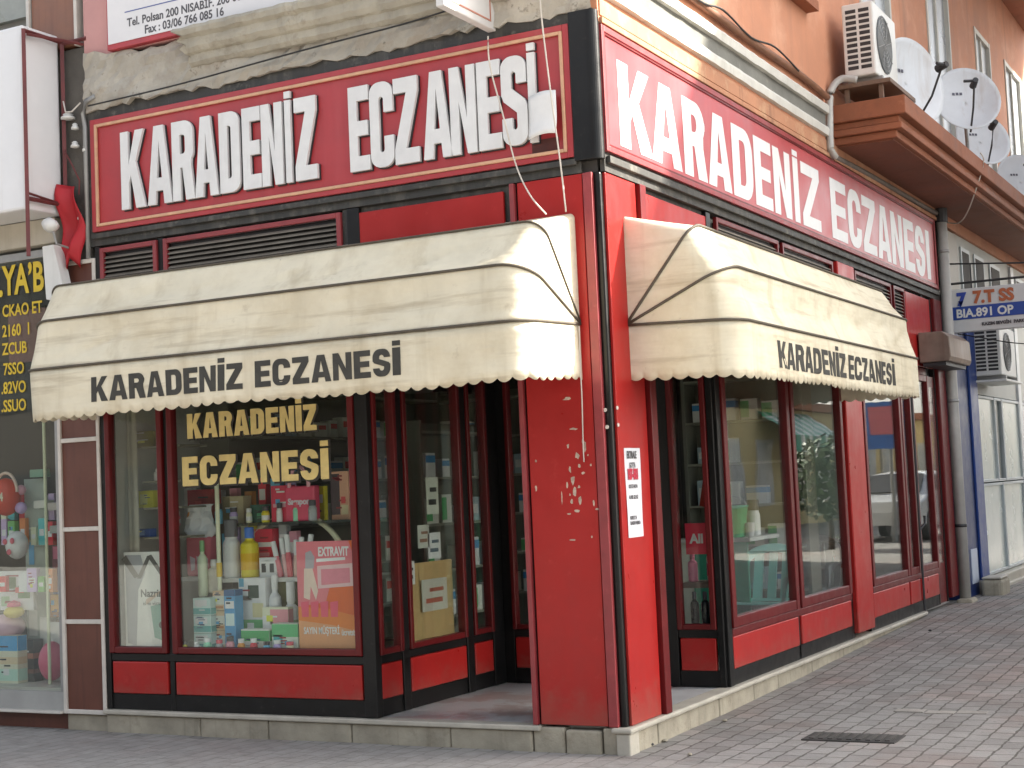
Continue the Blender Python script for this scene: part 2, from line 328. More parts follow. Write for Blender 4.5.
def text(bld, s, u, z, size, d0, d1, M, mi=0, fat=0., align='LEFT', sx=1.):
    cu = bpy.data.curves.new('lettering_outline', 'FONT'); cu.body = s; cu.size = size; cu.offset = fat; cu.align_x = align; cu.resolution_u = 3
    ob = bpy.data.objects.new('lettering_outline', cu); COL.objects.link(ob)
    me = bpy.data.meshes.new_from_object(ob)
    vs = [v.co.copy() for v in me.vertices]; fs = [tuple(p.vertices) for p in me.polygons]
    n = len(vs); cnt = {}
    for f in fs:
        for i in range(len(f)):
            e = (f[i], f[(i+1) % len(f)]); cnt[tuple(sorted(e))] = cnt.get(tuple(sorted(e)), 0)+1
    side = [(f[i], f[(i+1) % len(f)]) for f in fs for i in range(len(f)) if cnt[tuple(sorted((f[i], f[(i+1) % len(f)])))] == 1]
    allv = [M(u+v.x*sx, d1, z+v.y) for v in vs]+[M(u+v.x*sx, d0, z+v.y) for v in vs]
    bld.add(allv, fs+[(a, b, b+n, a+n) for a, b in side], mi)
    bpy.data.objects.remove(ob); bpy.data.curves.remove(cu); bpy.data.meshes.remove(me)

# ================================================================= SETTING: ground
def gh(x, y):
    t = min(1, max(0, (y-1.2)/6.6)); t = t*t*(3-2*t)*.6+t*.4
    return .118*t
g = B(); xs = [-60, -30, -15, -8]+[-6+.5*i for i in range(33)]+[14, 20, 40, 70]; ys = [-60, -30, -15, -10]+[-6+.4*i for i in range(61)]+[22, 28, 40, 70, 110]
rnd = random.Random(3)
g.grid([[(x, y, gh(x, y)+(rnd.uniform(-.004, .004) if -5.5 < x < 9 and -5 < y < 17 else 0)) for x in xs] for y in ys])
structure(g.build('ground', PAVER, base=(0, 0, 0), smooth=True))
# pale row of pavers and the cracked joint beside it, real thin strips laid in the paving
PALE = pmat('pale_paver', (.36, .34, .30), .85, .2, 6, bump=.5, spots=[((.2, .19, .17), 8, .52, .7, .7)])
JOINT = pmat('open_joint', (.055, .05, .045), .95, .3, 12, bump=.4)
p = B()
for i in range(26):
    x0 = 1.1+i*.205
    if i in (3, 7): continue
    p.box(x0+rnd.uniform(0, .012), x0+.198, 1.86+rnd.uniform(-.02, .02), 1.97+rnd.uniform(-.02, .02), gh(0, 1.9)-.05, gh(0, 1.9)+.003+rnd.uniform(0, .0015))
structure(p.build('paving_strip', PALE, bevel=.003))

# ================================================================= PHARMACY BUILDING
PB = thing('pharmacy_building', 'corner pharmacy with red shop fronts below orange and pink upper walls', 'building', (0, 0, 0))
def part(b, name, mat, **k): return b.build(name, mat, PB, **k)
# --- plinth, step and entrance floor
b = B()
xs = [-4.06, -3.2, -2.62, -1.95, -1.2, -.62]
for i in range(len(xs)-1): b.box(xs[i]+.003, xs[i+1]-.003, -.028+rnd.uniform(-.004, .004), .3, -.2, .125)
for a, c, o in ((-.615, -.40, .0), (-.39, -.16, -.012), (-.15, -.045, .005)): b.box(a, c, -.022+o, .3, -.2, .15+o)
ys = [.10, .42, .95, 1.5, 2.2, 2.75, 3.6, 4.5, 5.3, 6.4, 7.45]
for i in range(len(ys)-1): b.box(-.3, .022+rnd.uniform(-.005, .004), ys[i]+.003, ys[i+1]-.003, -.2, .125)
part(b, 'plinth', BASEST, bevel=.012, seg=2)
b = B(); b.box(-.055, .036, -.038, .10, -.2, .128); part(b, 'corner_stone', LEDGE, bevel=.01)
b = B(); b.box(-4.07, -.56, -.05, .06, .127, .160); part(b, 'ledge', LEDGE, bevel=.008)
b = B(); b.box(-.08, .055, -.055, 7.5, .129, .162); part(b, 'ledge', LEDGE, bevel=.012)
b = B(); b.box(-4.0, -.082, .062, 9.1, .02, .158); part(b, 'floor', FLOORT)
# --- interior shell
b = B(); b.box(-4.2, -4.02, .1, 9.3, .1, 3.5); part(b, 'party_wall', INW)
b = B(); b.box(-4.0, -.15, 9.12, 9.3, .1, 3.5); part(b, 'party_wall', INW)
b = B(); b.box(-4.0, -.06, .06, 9.1, 3.40, 3.5); part(b, 'ceiling', INW)
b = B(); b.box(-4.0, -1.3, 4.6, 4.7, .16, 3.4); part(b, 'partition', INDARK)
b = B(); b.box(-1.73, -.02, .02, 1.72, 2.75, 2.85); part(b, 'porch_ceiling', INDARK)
# --- upper storeys: pink wall on the left front, orange on the side street
b = B(); b.box(-4.12, -.02, .02, 16.4, 4.46, 9.6); b.box(-4.12, -.02, .02, 9.3, 3.505, 4.458)
part(b, 'core_wall', INDARK)
def wall(name, M, u0, u1, z0, z1, opens, th, mat, bump=None):
    us = sorted({u0, u1, *[o for q in opens for o in q[:2]]}); zs = sorted({z0, z1, *[min(z1, max(z0, o)) for q in opens for o in q[2:]]})
    inside = lambda i, j: 0 <= i < len(us)-1 and 0 <= j < len(zs)-1 and not any(q[0] <= (us[i]+us[i+1])/2 <= q[1] and q[2] <= (zs[j]+zs[j+1])/2 <= q[3] for q in opens)
    w = B()
    for i in range(len(us)-1):
        for j in range(len(zs)-1):
            if not inside(i, j): continue
            a, c, e, f = us[i], us[i+1], zs[j], zs[j+1]
            w.add([M(a, th, e), M(c, th, e), M(c, th, f), M(a, th, f)], [(0, 1, 2, 3)])
            for (di, dj, q) in ((-1, 0, ((a, e), (a, f))), (1, 0, ((c, e), (c, f))), (0, -1, ((a, e), (c, e))), (0, 1, ((a, f), (c, f)))):
                if not inside(i+di, j+dj):
                    (p0, p1), (q0, q1) = q
                    w.add([M(p0, -.02, p1), M(q0, -.02, q1), M(q0, th, q1), M(p0, th, p1)], [(0, 1, 2, 3)])
    return part(w, name, mat, weld=True)
WINS = [(2.45, 3.15, 5.72, 7.5), (3.45, 4.35, 5.72, 7.5), (6.3, 7.55, 4.96, 7.45), (9.3, 10.55, 4.96, 7.45), (12.15, 13.2, 4.96, 7.45), (14.3, 15.6, 4.96, 7.5)]
wall('side_wall', R_, -.0, 16.4, 4.43, 9.6, WINS, .04, ORANGE)
wall('front_wall', L_, -4.1, .04, 4.9, 9.6, [], .03, PINKW)
for (a, c, e, f) in WINS:
    b = B(); t = .07
    b.box(a+.003, a+t, -.0, .055, e+.003, f-.003, M=R_); b.box(c-t, c-.003, -.0, .055, e+.003, f-.003, M=R_); b.box(a+t, c-t, -.0, .05, f-t, f-.003, M=R_); b.box(a+t, c-t, -.0, .05, e+.003, e+t, M=R_)
    mid = (a+c)/2; b.box(mid-.03, mid+.03, .0, .03, e+t, f-t, M=R_)
    w = part(b, 'window', WHITECOR)
    b = B(); b.box(a+t, c-t, -.012, .004, e+t, f-t, M=R_); b.build('pane', WINGREY, w)
    if e > 5: b = B(); b.box(a-.08, c+.12, .0, .15, e-.09, e-.003, M=R_); b.build('sill', RUST, w)
# --- flaking stone and cornice on the left front
b = B(); n = 70; rr = random.Random(11)
rows = []
for j in range(9):
    z = 4.50+.41*j/8; row = []
    for i in range(n+1):
        x = -4.10+(4.10+.02)*i/n; d = .045+rr.uniform(-.012, .014)+(.012*math.sin(x*5+j))
        if j == 0: z_ = z+.012+.012*math.sin(x*5)+.007*math.sin(x*31)+rr.uniform(-.014, .014)
        elif j == 8: z_ = z+(.035*math.sin(x*4.1)+rr.uniform(-.02, .02) if x < -3.1 else 0)
        else: z_ = z
        row.append((x, -d, z_))
    rows.append(row)
rows.insert(0, [(x, .01, z) for x, y, z in rows[0]]); rows.append([(x, .01, z) for x, y, z in rows[-1]])
b.grid(rows); part(b, 'plaster_band', PLASTER, smooth=False)
prof = [(.05, 4.655), (.075, 4.66), (.10, 4.685), (.10, 4.735), (.125, 4.745), (.15, 4.775), (.155, 4.80), (.155, 4.835), (.19, 4.855), (.20, 4.89), (.19, 4.915), (.02, 4.925)]
b = B(); rows = []
for i in range(60):
    x = -3.1+3.1*i/59+(rr.uniform(-.01, .01)); k = (.97+rr.uniform(-.05, .05))
    rows.append([(x+(rr.uniform(-.05, .05) if i in (0, ) else 0), -max(.03, d*k+rr.uniform(-.004, .004)), z+rr.uniform(-.004, .004)) for d, z in prof])
rows.insert(0, [(rows[0][0][0], -.03, z) for d, z in prof])
b.grid(rows); part(b, 'cornice', STONE)
# --- white cornice over the side sign
def run_(prof, nm, mat):
    b = B(); q = random.Random(8); rows = [[(d+q.uniform(-.003, .003), y, z+q.uniform(-.002, .002)) for d, z in prof] for y in [-.02+4.85*i/44 for i in range(45)]]; rows.append([(.03, y, z) for (x, y, z) in rows[-1]])
    b.grid(rows); part(b, nm, mat)
run_([(.03, 4.60), (.075, 4.605), (.08, 4.66), (.068, 4.685), (.05, 4.69)], 'cornice', WHITECOR)
run_([(.058, 4.692), (.049, 4.70), (.049, 4.79), (.058, 4.80)], 'cornice_channel', pmat('grey_channel', (.17, .17, .15), .8, .15, 6, bump=.2, spots=[((.30, .29, .26), 9, .6, .75, .5)]))  # channel coloured darker grey than the white mouldings
run_([(.05, 4.802), (.085, 4.806), (.092, 4.865), (.08, 4.885), (.03, 4.89)], 'cornice', WHITECOR)
b = B(); b.box(.0, .062, .02, 9.2, 4.42, 4.458); b.box(.0, .05, .02, 9.2, 4.47, 4.572); part(b, 'header_band', pmat('peach_band', (.42, .20, .11), .8, .12, 4, spots=[((.60, .44, .26), 3, .52, .7, .5), ((.10, .055, .04), 20, .64, .72, .8)], streak=((.16, .08, .05), 9, .56, .74, .6)), bevel=.004)
# --- balcony slab over the side street, with stepped mouldings
b = B(); b.box(.02, .60, 5.12, 16.4, 4.575, 4.64); b.box(.02, .66, 5.075, 16.4, 4.642, 4.70); b.box(.02, .64, 5.09, 16.4, 4.702, 4.76); b.box(.02, .71, 5.04, 16.4, 4.762, 4.925)
bal = part(b, 'balcony', RUST, bevel=.008)
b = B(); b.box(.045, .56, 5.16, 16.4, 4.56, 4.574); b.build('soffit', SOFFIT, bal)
b = B(); b.box(.02, 1.3, 5.0, 16.6, 8.42, 8.52); b.box(.02, 1.38, 4.9, 16.6, 8.522, 8.75); ev = part(b, 'eave', RUST, bevel=.01)
# --- dark beam behind and under the signs, black corner
b = B(); b.box(-4.1, -.11, -.022, .0, 3.505, 4.54); part(b, 'sign_backing', GREYBEAM)
b = B(); b.box(.0, .03, .02, 9.1, 3.505, 4.418); part(b, 'sign_backing', GREYBEAM)
for q in ((-4.06, -.13, -.05, -.024, 3.555, 3.592), (.032, .06, .045, 9.0, 3.555, 3.60)): b = B(); b.box(*q); part(b, 'beam', GREYBEAM, bevel=.004)
b = B(); pts = [(-.138, .0), (-.138, -.052)]+[(x, y) for x, y in arc(-.03, .0, .07, .052, -90, 0, 8)]+[(.04, .012), (.0, .012)]
n = len(pts); b.add([(x, y, z) for z in (3.575, 4.50) for x, y in pts], [tuple(range(n))[::-1], tuple(range(n, 2*n))]+[(i, (i+1) % n, n+(i+1) % n, n+i) for i in range(n)])
part(b, 'corner_cladding', BLACK, bevel=.004)
# --- corner column
b = B(); b.box(-.60, -.0, .0, .62, .162, 3.5); cc = part(b, 'corner_column', BLACK)
b = B(); b.box(-.557, -.108, -.022, -.002, .165, 3.5); b.build('facing', RED, cc, bevel=.004)
b = B(); b.box(.002, .022, .036, .49, .165, 3.5); b.build('facing', RED, cc, bevel=.004)
for q in ((-.605, -.572, -.04, -.001), (-.098, -.038, -.036, -.001)): b = B(); b.box(*q, .163, 3.5); b.build('trim', TRIM, cc, bevel=.004)
for q in ((.001, .05, .508, .60),): b = B(); b.box(*q, .163, 3.5); b.build('trim', FRAME, cc, bevel=.004)
b = B(); b.box(-.034, .008, -.010, .032, .163, 3.5); b.build('corner_strip', BLACK, cc, bevel=.012)
b = B(); rr = random.Random(5)
def chip(cx, cz, rx, rz, n=7):
    q = [(cx+rx*rr.uniform(.45, 1.1)*math.cos(2*math.pi*i/n), cz+rz*rr.uniform(.45, 1.1)*math.sin(2*math.pi*i/n)) for i in range(n)]
    b.poly(q, (), .0222, .0232, L_)
for px, py, w_, h_ in ((567, 399, .028, .012), (574, 429, .03, .008), (585, 447, .01, .03), (583, 441, .012, .02), (577, 456, .018, .022), (568, 446, .01, .014), (570, 470, .010, .02), (573, 480, .016, .03), (579, 466, .01, .012), (583, 473, .012, .010), (591, 465, .007, .008),
     (567, 485, .008, .02), (575, 492, .012, .03), (580, 500, .010, .03), (572, 502, .012, .02), (577, 511, .03, .010), (562, 497, .004, .05), (569, 514, .014, .006), (594, 503, .007, .025), (597, 509, .012, .007), (536, 461, .006, .014), (536, 488, .008, .02), (573, 540, .03, .006), (592, 537, .006, .009), (579, 487, .008, .012), (570, 495, .006, .01), (588, 455, .006, .008)):
    c = at(px, py, 1, -.022); chip(c.x, c.z, w_*1.15, h_*1.1)
b.build('paint_chips', pmat('bare_primer', (.55, .42, .33), .8, .25, 60), cc)
for px, py in ((606, 410), (608, 427)):
    c = at(px, py, 1, -.013); b = B(); b.lathe([(.012, 0), (.012, .006)], (0, 0, 0), 10, M=lambda x, y, z, c=c: (c.x-.004+x, c.y-z-.002, c.z+y)); b.build('bolt', OFFW, cc)
for px, py in ((615, 408), (616, 425)):
    c = at(px, py, 0, .013); b = B(); b.lathe([(.012, 0), (.012, .006)], (0, 0, 0), 10, M=lambda x, y, z, c=c: (c.x+z+.012, min(.05, c.y)+x, c.z+y)); b.build('bolt', OFFW, cc)

# --- shop windows -------------------------------------------------------------
def T_(u, d, z): return (-1.76+d, u, z)        # left side of the porch, faces +x
def K_(u, d, z): return (u, 1.74-d, z)         # back of the porch, faces -y
def shop_window(M, u0, u1, z0=.56, z1=2.62, f=.045, glass=GLASS, kick=True, red=FRAME, kz=(.275, .50)):
    b = B()
    b.box(u0, u0+f, -.03, .035, z0, z1, M=M); b.box(u1-f, u1, -.03, .035, z0, z1, M=M)
    b.box(u0+f, u1-f, -.03, .03, z0, z0+f, M=M); b.box(u0+f, u1-f, -.03, .03, z1-f, z1, M=M)
    w = part(b, 'shop_window', red, bevel=.006)
    b = B(); b.box(u0+f-.004, u1-f+.004, -.004, .003, z0+f-.004, z1-f+.004, M=M); b.build('pane', glass, w)
    if kick:
        b = B(); b.box(u0+.012, u1-.012, -.02, .018, kz[0], kz[1], M=M); b.build('kick_panel', RED, w, bevel=.007)
    return w
def post(M, u0, u1, z0=.163, z1=3.5, d=.02, mat=BLACK): b = B(); b.box(u0, u1, -.05, d, z0, z1, M=M); return part(b, 'post', mat, bevel=.005)
# left front
wA = shop_window(L_, -4.005, -3.475); wB = shop_window(L_, -3.425, -1.845)
post(L_, -4.06, -4.008); post(L_, -3.472, -3.428, d=.01); post(L_, -1.842, -1.742, d=.02)
b = B(); b.box(-4.06, -1.845, -.05, .006, .163, .272, M=L_); part(b, 'base_rail', BLACK)
b = B(); b.box(-4.007, -1.843, -.05, .012, .503, .557, M=L_); part(b, 'sill_rail', BLACK, bevel=.004)
b = B(); b.box(-4.007, -1.843, -.05, .012, 2.623, 2.70, M=L_); part(b, 'transom_rail', BLACK, bevel=.004)
# porch, left flank and back
for a, c in ((.03, .31), (.40, 1.17), (1.27, 1.56)): shop_window(T_, a, c, f=.04)
post(T_, -.0, .028, d=.004); post(T_, .313, .397); post(T_, 1.173, 1.267); post(T_, 1.563, 1.73)
for nm, u1, d1, z0, z1 in (('base_rail', 1.73, .006, .163, .272), ('sill_rail', 1.56, .008, .503, .557), ('transom_rail', 1.56, .008, 2.623, 2.74)): b = B(); b.box(.03, u1, -.05, d1, z0, z1, M=T_); part(b, nm, BLACK)
shop_window(K_, -1.66, -1.25, f=.035); shop_window(K_, -.345, -.055, f=.04)
for nm, u0_, u1, z0, z1 in (('base_rail', -1.66, -1.25, .163, .272), ('base_rail', -.345, -.055, .163, .272), ('sill_rail', -1.66, -1.25, .503, .557), ('sill_rail', -.345, -.055, .503, .557), ('transom_rail', -1.66, -.055, 2.623, 2.74)): b = B(); b.box(u0_, u1, -.05, .006, z0, z1, M=K_); part(b, nm, BLACK)
post(K_, -1.755, -1.663, z1=2.74, d=.004); post(K_, -1.247, -1.18, z1=2.6); post(K_, -.43, -.348, z1=2.6); post(K_, -.052, -.004, z1=2.74)
# glazed double door at the back of the porch, one leaf swung open into the shop
b = B(); b.box(-1.175, -1.10, -.03, .02, .17, 2.6, M=K_); b.box(-.86, -.80, -.03, .02, .17, 2.6, M=K_); b.box(-1.10, -.86, -.03, .02, .17, .45, M=K_); b.box(-1.10, -.86, -.03, .02, 2.5, 2.6, M=K_)
dr = part(b, 'door', FRAME, bevel=.005); b = B(); b.box(-1.10, -.86, -.004, .003, .45, 2.5, M=K_); b.build('pane', GLASS, dr)
b = B(); b.tube([(-.83, 1.70, 1.0), (-.83, 1.665, 1.02), (-.83, 1.665, 1.28), (-.83, 1.70, 1.3)], .011); b.build('handle', GREYP, dr)
# right front
post(R_, 1.745, 1.83, d=.02); post(R_, 3.355, 3.40, d=.006); post(R_, 4.86, 4.94, d=.006); post(R_, 5.49, 5.565, d=.006)
WC = shop_window(R_, 1.835, 3.35, glass=GLASSR, f=.075); WD = shop_window(R_, 3.405, 4.855, glass=GLASSR, f=.075)
WE = shop_window(R_, 5.57, 6.95, glass=GLASSR, f=.07); WF = shop_window(R_, 6.985, 7.42, glass=GLASSR, f=.07); WG = shop_window(R_, 7.455, 8.25, glass=GLASSR, f=.07)
post(R_, 6.953, 6.982, d=.004, mat=FRAME); post(R_, 7.423, 7.452, d=.004, mat=FRAME); post(R_, 8.253, 8.30, d=.01); post(R_, 8.645, 8.695, d=.01)
for a, c in ((1.835, 4.858), (5.57, 8.25)): b = B(); b.box(a, c, -.05, .006, .163, .272, M=R_); part(b, 'base_rail', BLACK)
for a, c in ((1.835, 4.858), (5.57, 8.25)):
    b = B(); b.box(a, c, -.05, .022, .503, .557, M=R_); part(b, 'sill_rail', FRAME, bevel=.005); b = B(); b.box(a, c, -.05, .012, 2.623, 2.70, M=R_); part(b, 'transom_rail', FRAME, bevel=.005)
b = B(); b.box(4.945, 5.485, -.05, .045, .20, 3.5, M=R_); part(b, 'pilaster', RED, bevel=.01)
b = B(); b.box(8.70, 9.04, -.05, .05, .2, 3.5, M=R_); part(b, 'pilaster', FRAME, bevel=.01)
b = B(); b.box(8.303, 8.64, -.03, .0, .17, 2.62, M=R_); sdoor = part(b, 'door', FRAME)
b = B(); b.box(8.36, 8.60, .001, .012, .6, 2.5, M=R_); b.build('pane', GLASSR, sdoor)
b = B(); b.tube([(.055, 7.36, .18), (.055, 7.36, 2.5)], .012); b.tube([(.055, 7.36, 1.0), (.09, 7.44, 1.06), (.09, 7.44, 1.14)], .014); part(b, 'door_bar', DARKP)
# --- louvred vents and red panels in the transom band
def vent(M, u0, u1, z0=2.71, z1=3.485):
    b = B(); f = .035
    b.box(u0, u0+f, -.0, .03, z0, z1, M=M); b.box(u1-f, u1, -.0, .03, z0, z1, M=M); b.box(u0+f, u1-f, .0, .03, z1-f, z1, M=M); b.box(u0+f, u1-f, .0, .03, z0, z0+f, M=M)
    v = part(b, 'vent_louvre', FRAME if M is R_ else TRIM, bevel=.004)
    b = B(); b.box(u0+f, u1-f, -.02, -.005, z0+f, z1-f, M=M); b.build('backing', BLACK, v)
    b = B(); z = z0+f+.012
    while z < z1-f-.02:
        b.add([M(u, d, zz) for u in (u0+f+.002, u1-f-.002) for d, zz in ((.0, z+.02), (.022, z), (.0, z+.022), (.022, z+.004))], [(0, 4, 5, 1), (2, 3, 7, 6), (0, 2, 6, 4), (1, 5, 7, 3), (0, 1, 3, 2), (4, 6, 7, 5)]); z += .034
    b.build('slats', LOUV, v)
vent(L_, -4.005, -3.47); vent(L_, -3.41, -1.885)
post(L_, -3.467, -3.413, z0=2.70, d=.008)
b = B(); b.box(-1.80, -.66, -.01, .015, 2.71, 3.465, M=L_); part(b, 'transom_panel', RED, bevel=.006)
b = B(); b.box(-1.88, -1.80, -.05, .006, 2.71, 3.5, M=L_); b.box(-1.80, -.605, -.05, -.012, 2.71, 3.5, M=L_); part(b, 'transom_frame', GREYBEAM)
b = B(); b.box(.66, 1.80, -.01, .015, 2.71, 3.465, M=R_); part(b, 'transom_panel', RED, bevel=.006)
b = B(); b.box(.625, 1.88, -.05, -.012, 2.71, 3.5, M=R_); part(b, 'transom_frame', GREYBEAM)
vent(R_, 1.93, 3.34); vent(R_, 3.44, 4.86); vent(R_, 5.57, 6.9); vent(R_, 7.0, 7.45)
b = B(); b.box(7.55, 8.62, -.01, .012, 2.71, 3.48, M=R_); part(b, 'transom_panel', RED, bevel=.006)
# --- gold lettering on the window glass
GOLD = pmat('gold_window_letter', (.70, .55, .21), .5, .12, 12); GSH = pmat('letter_outline', (.02, .016, .012), .6)
b = B(); e1 = spread('KARADENİZ', -3.255, -2.150); e2 = spread('ECZANESİ', -3.31, -2.065)
letters(b, 'KARADENİZ', e1, 2.052, .175, .048, .036, .006, .008, L_); letters(b, 'ECZANESİ', e2, 1.722, .205, .058, .044, .006, .008, L_)
b.build('lettering', GOLD, wB)
b = B(); letters(b, 'KARADENİZ', [(a+.012, c+.016) for a, c in e1], 2.040, .185, .056, .044, .004, .0045, L_); letters(b, 'ECZANESİ', [(a+.012, c+.018) for a, c in e2], 1.708, .217, .066, .052, .004, .0045, L_)
b.build('lettering_outline', GSH, wB)

# ================================================================= SHOP SIGNS
LW = [(-3.786, -3.569), (-3.541, -3.319), (-3.31, -3.119), (-3.11, -2.905), (-2.888, -2.713), (-2.687, -2.532), (-2.524, -2.348), (-2.325, -2.275), (-2.246, -2.068), (-1.805, -1.647), (-1.639, -1.459), (-1.452, -1.268), (-1.237, -1.024), (-1.03, -0.843), (-0.829, -0.663), (-0.656, -0.478), (-0.468, -0.415)]
RW = [(.299, .80), (.81, 1.33), (1.38, 1.80), (1.838, 2.315), (2.359, 2.807), (2.854, 3.264), (3.314, 3.752), (3.833, 3.969), (4.051, 4.569), (4.903, 5.40), (5.451, 5.90), (5.95, 6.43), (6.479, 6.98), (7.03, 7.49), (7.56, 7.99), (8.05, 8.47), (8.556, 8.72)]
fs = thing('fascia_sign', 'red painted fascia sign with raised white letters and cream frame on the left front', 'shop sign', (-2.1, -.03, 3.6))
b = B(); b.box(-4.05, -.142, -.034, -.024, 3.605, 4.435); b.build('board', SIGNRED, fs)
b = B()
for q in ((-4.05, -4.005, 3.605, 4.435), (-.185, -.142, 3.605, 4.435), (-4.005, -.185, 4.395, 4.435), (-4.005, -.185, 3.605, 3.64)): b.box(q[0], q[1], -.047, -.036, q[2], q[3])
b.build('border', SIGNRED, fs, bevel=.004)
b = B()
for q in ((-4.005, -3.983, 3.64, 4.395), (-.207, -.185, 3.64, 4.395), (-3.983, -.207, 4.373, 4.395), (-3.983, -.207, 3.64, 3.662)): b.box(q[0], q[1], -.056, -.036, q[2], q[3])
b.build('moulding', CREAMLINE, fs, bevel=.005)
b = B(); letters(b, 'KARADENİZECZANESİ', [(a+.042, c+.042) for a, c in LW], 3.728, .565, .072, .098, .046, .068, L_); b.build('lettering', [WHITEL], fs, bevel=.003, seg=1)
b = B(); letters(b, 'KARADENİZECZANESİ', [(a+.046, c+.048) for a, c in LW], 3.720, .572, .078, .104, .0345, .0455, L_); b.build('letter_shadow', [DARKP], fs)  # dark offset copy behind the letters, standing in for their shadow edges
b = B(); b.grid([[(x, -.074-.028*math.sin((x+.41)/.20*math.pi*.9)-.02*math.exp(-((z-3.75)/.06)**2), z+.012*math.sin((x+.4)*14)) for x in [-.425+.2*i/10 for i in range(11)]] for z in [3.745+.27*j/8 for j in range(9)]])
b.build('peeling_strip', WHITEL, fs, smooth=True, solidify=.004)
b = B(); b.box(-.43, -.245, -.038, -.0345, 3.665, 3.745); b.build('bare_patch', pmat('brown_rust_patch', (.08, .02, .016), .8, .3, 14), fs)
fr = thing('fascia_sign', 'long red fascia sign with flat white letters running along the side street', 'shop sign', (.03, 4.5, 3.62))
b = B(); b.box(.032, .042, .015, 8.98, 3.625, 4.412); b.build('board', pmat('faded_sunlit_sign_red', (.42, .062, .070), .36, .10, 3, bump=.03, bscale=14, streak=((.48, .12, .12), 6, .5, .8, .4), spots=[((.28, .03, .035), 5, .6, .8, .4)]), fr)  # faded red, made paler still so the sun's wash is in the colour
b = B()
for q in ((.015, .055, 3.625, 4.412), (8.93, 8.98, 3.625, 4.412), (.055, 8.93, 4.372, 4.412), (.055, 8.93, 3.625, 3.66)): b.box(.044, .056, q[0], q[1], q[2], q[3])
b.build('border', TRIM, fr, bevel=.004)
b = B()
for q in ((.055, .07, 3.66, 4.372), (8.915, 8.93, 3.66, 4.372), (.07, 8.915, 4.357, 4.372), (.07, 8.915, 3.66, 3.675)): b.box(.044, .050, q[0], q[1], q[2], q[3])
b.build('moulding', FRAME, fr)
b = B(); letters(b, 'KARADENİZECZANESI', [(a-.05, c-.05) for a, c in RW], 3.70, .545, .16, .10, .0425, .0445, R_); b.build('lettering', WHITEL, fr)

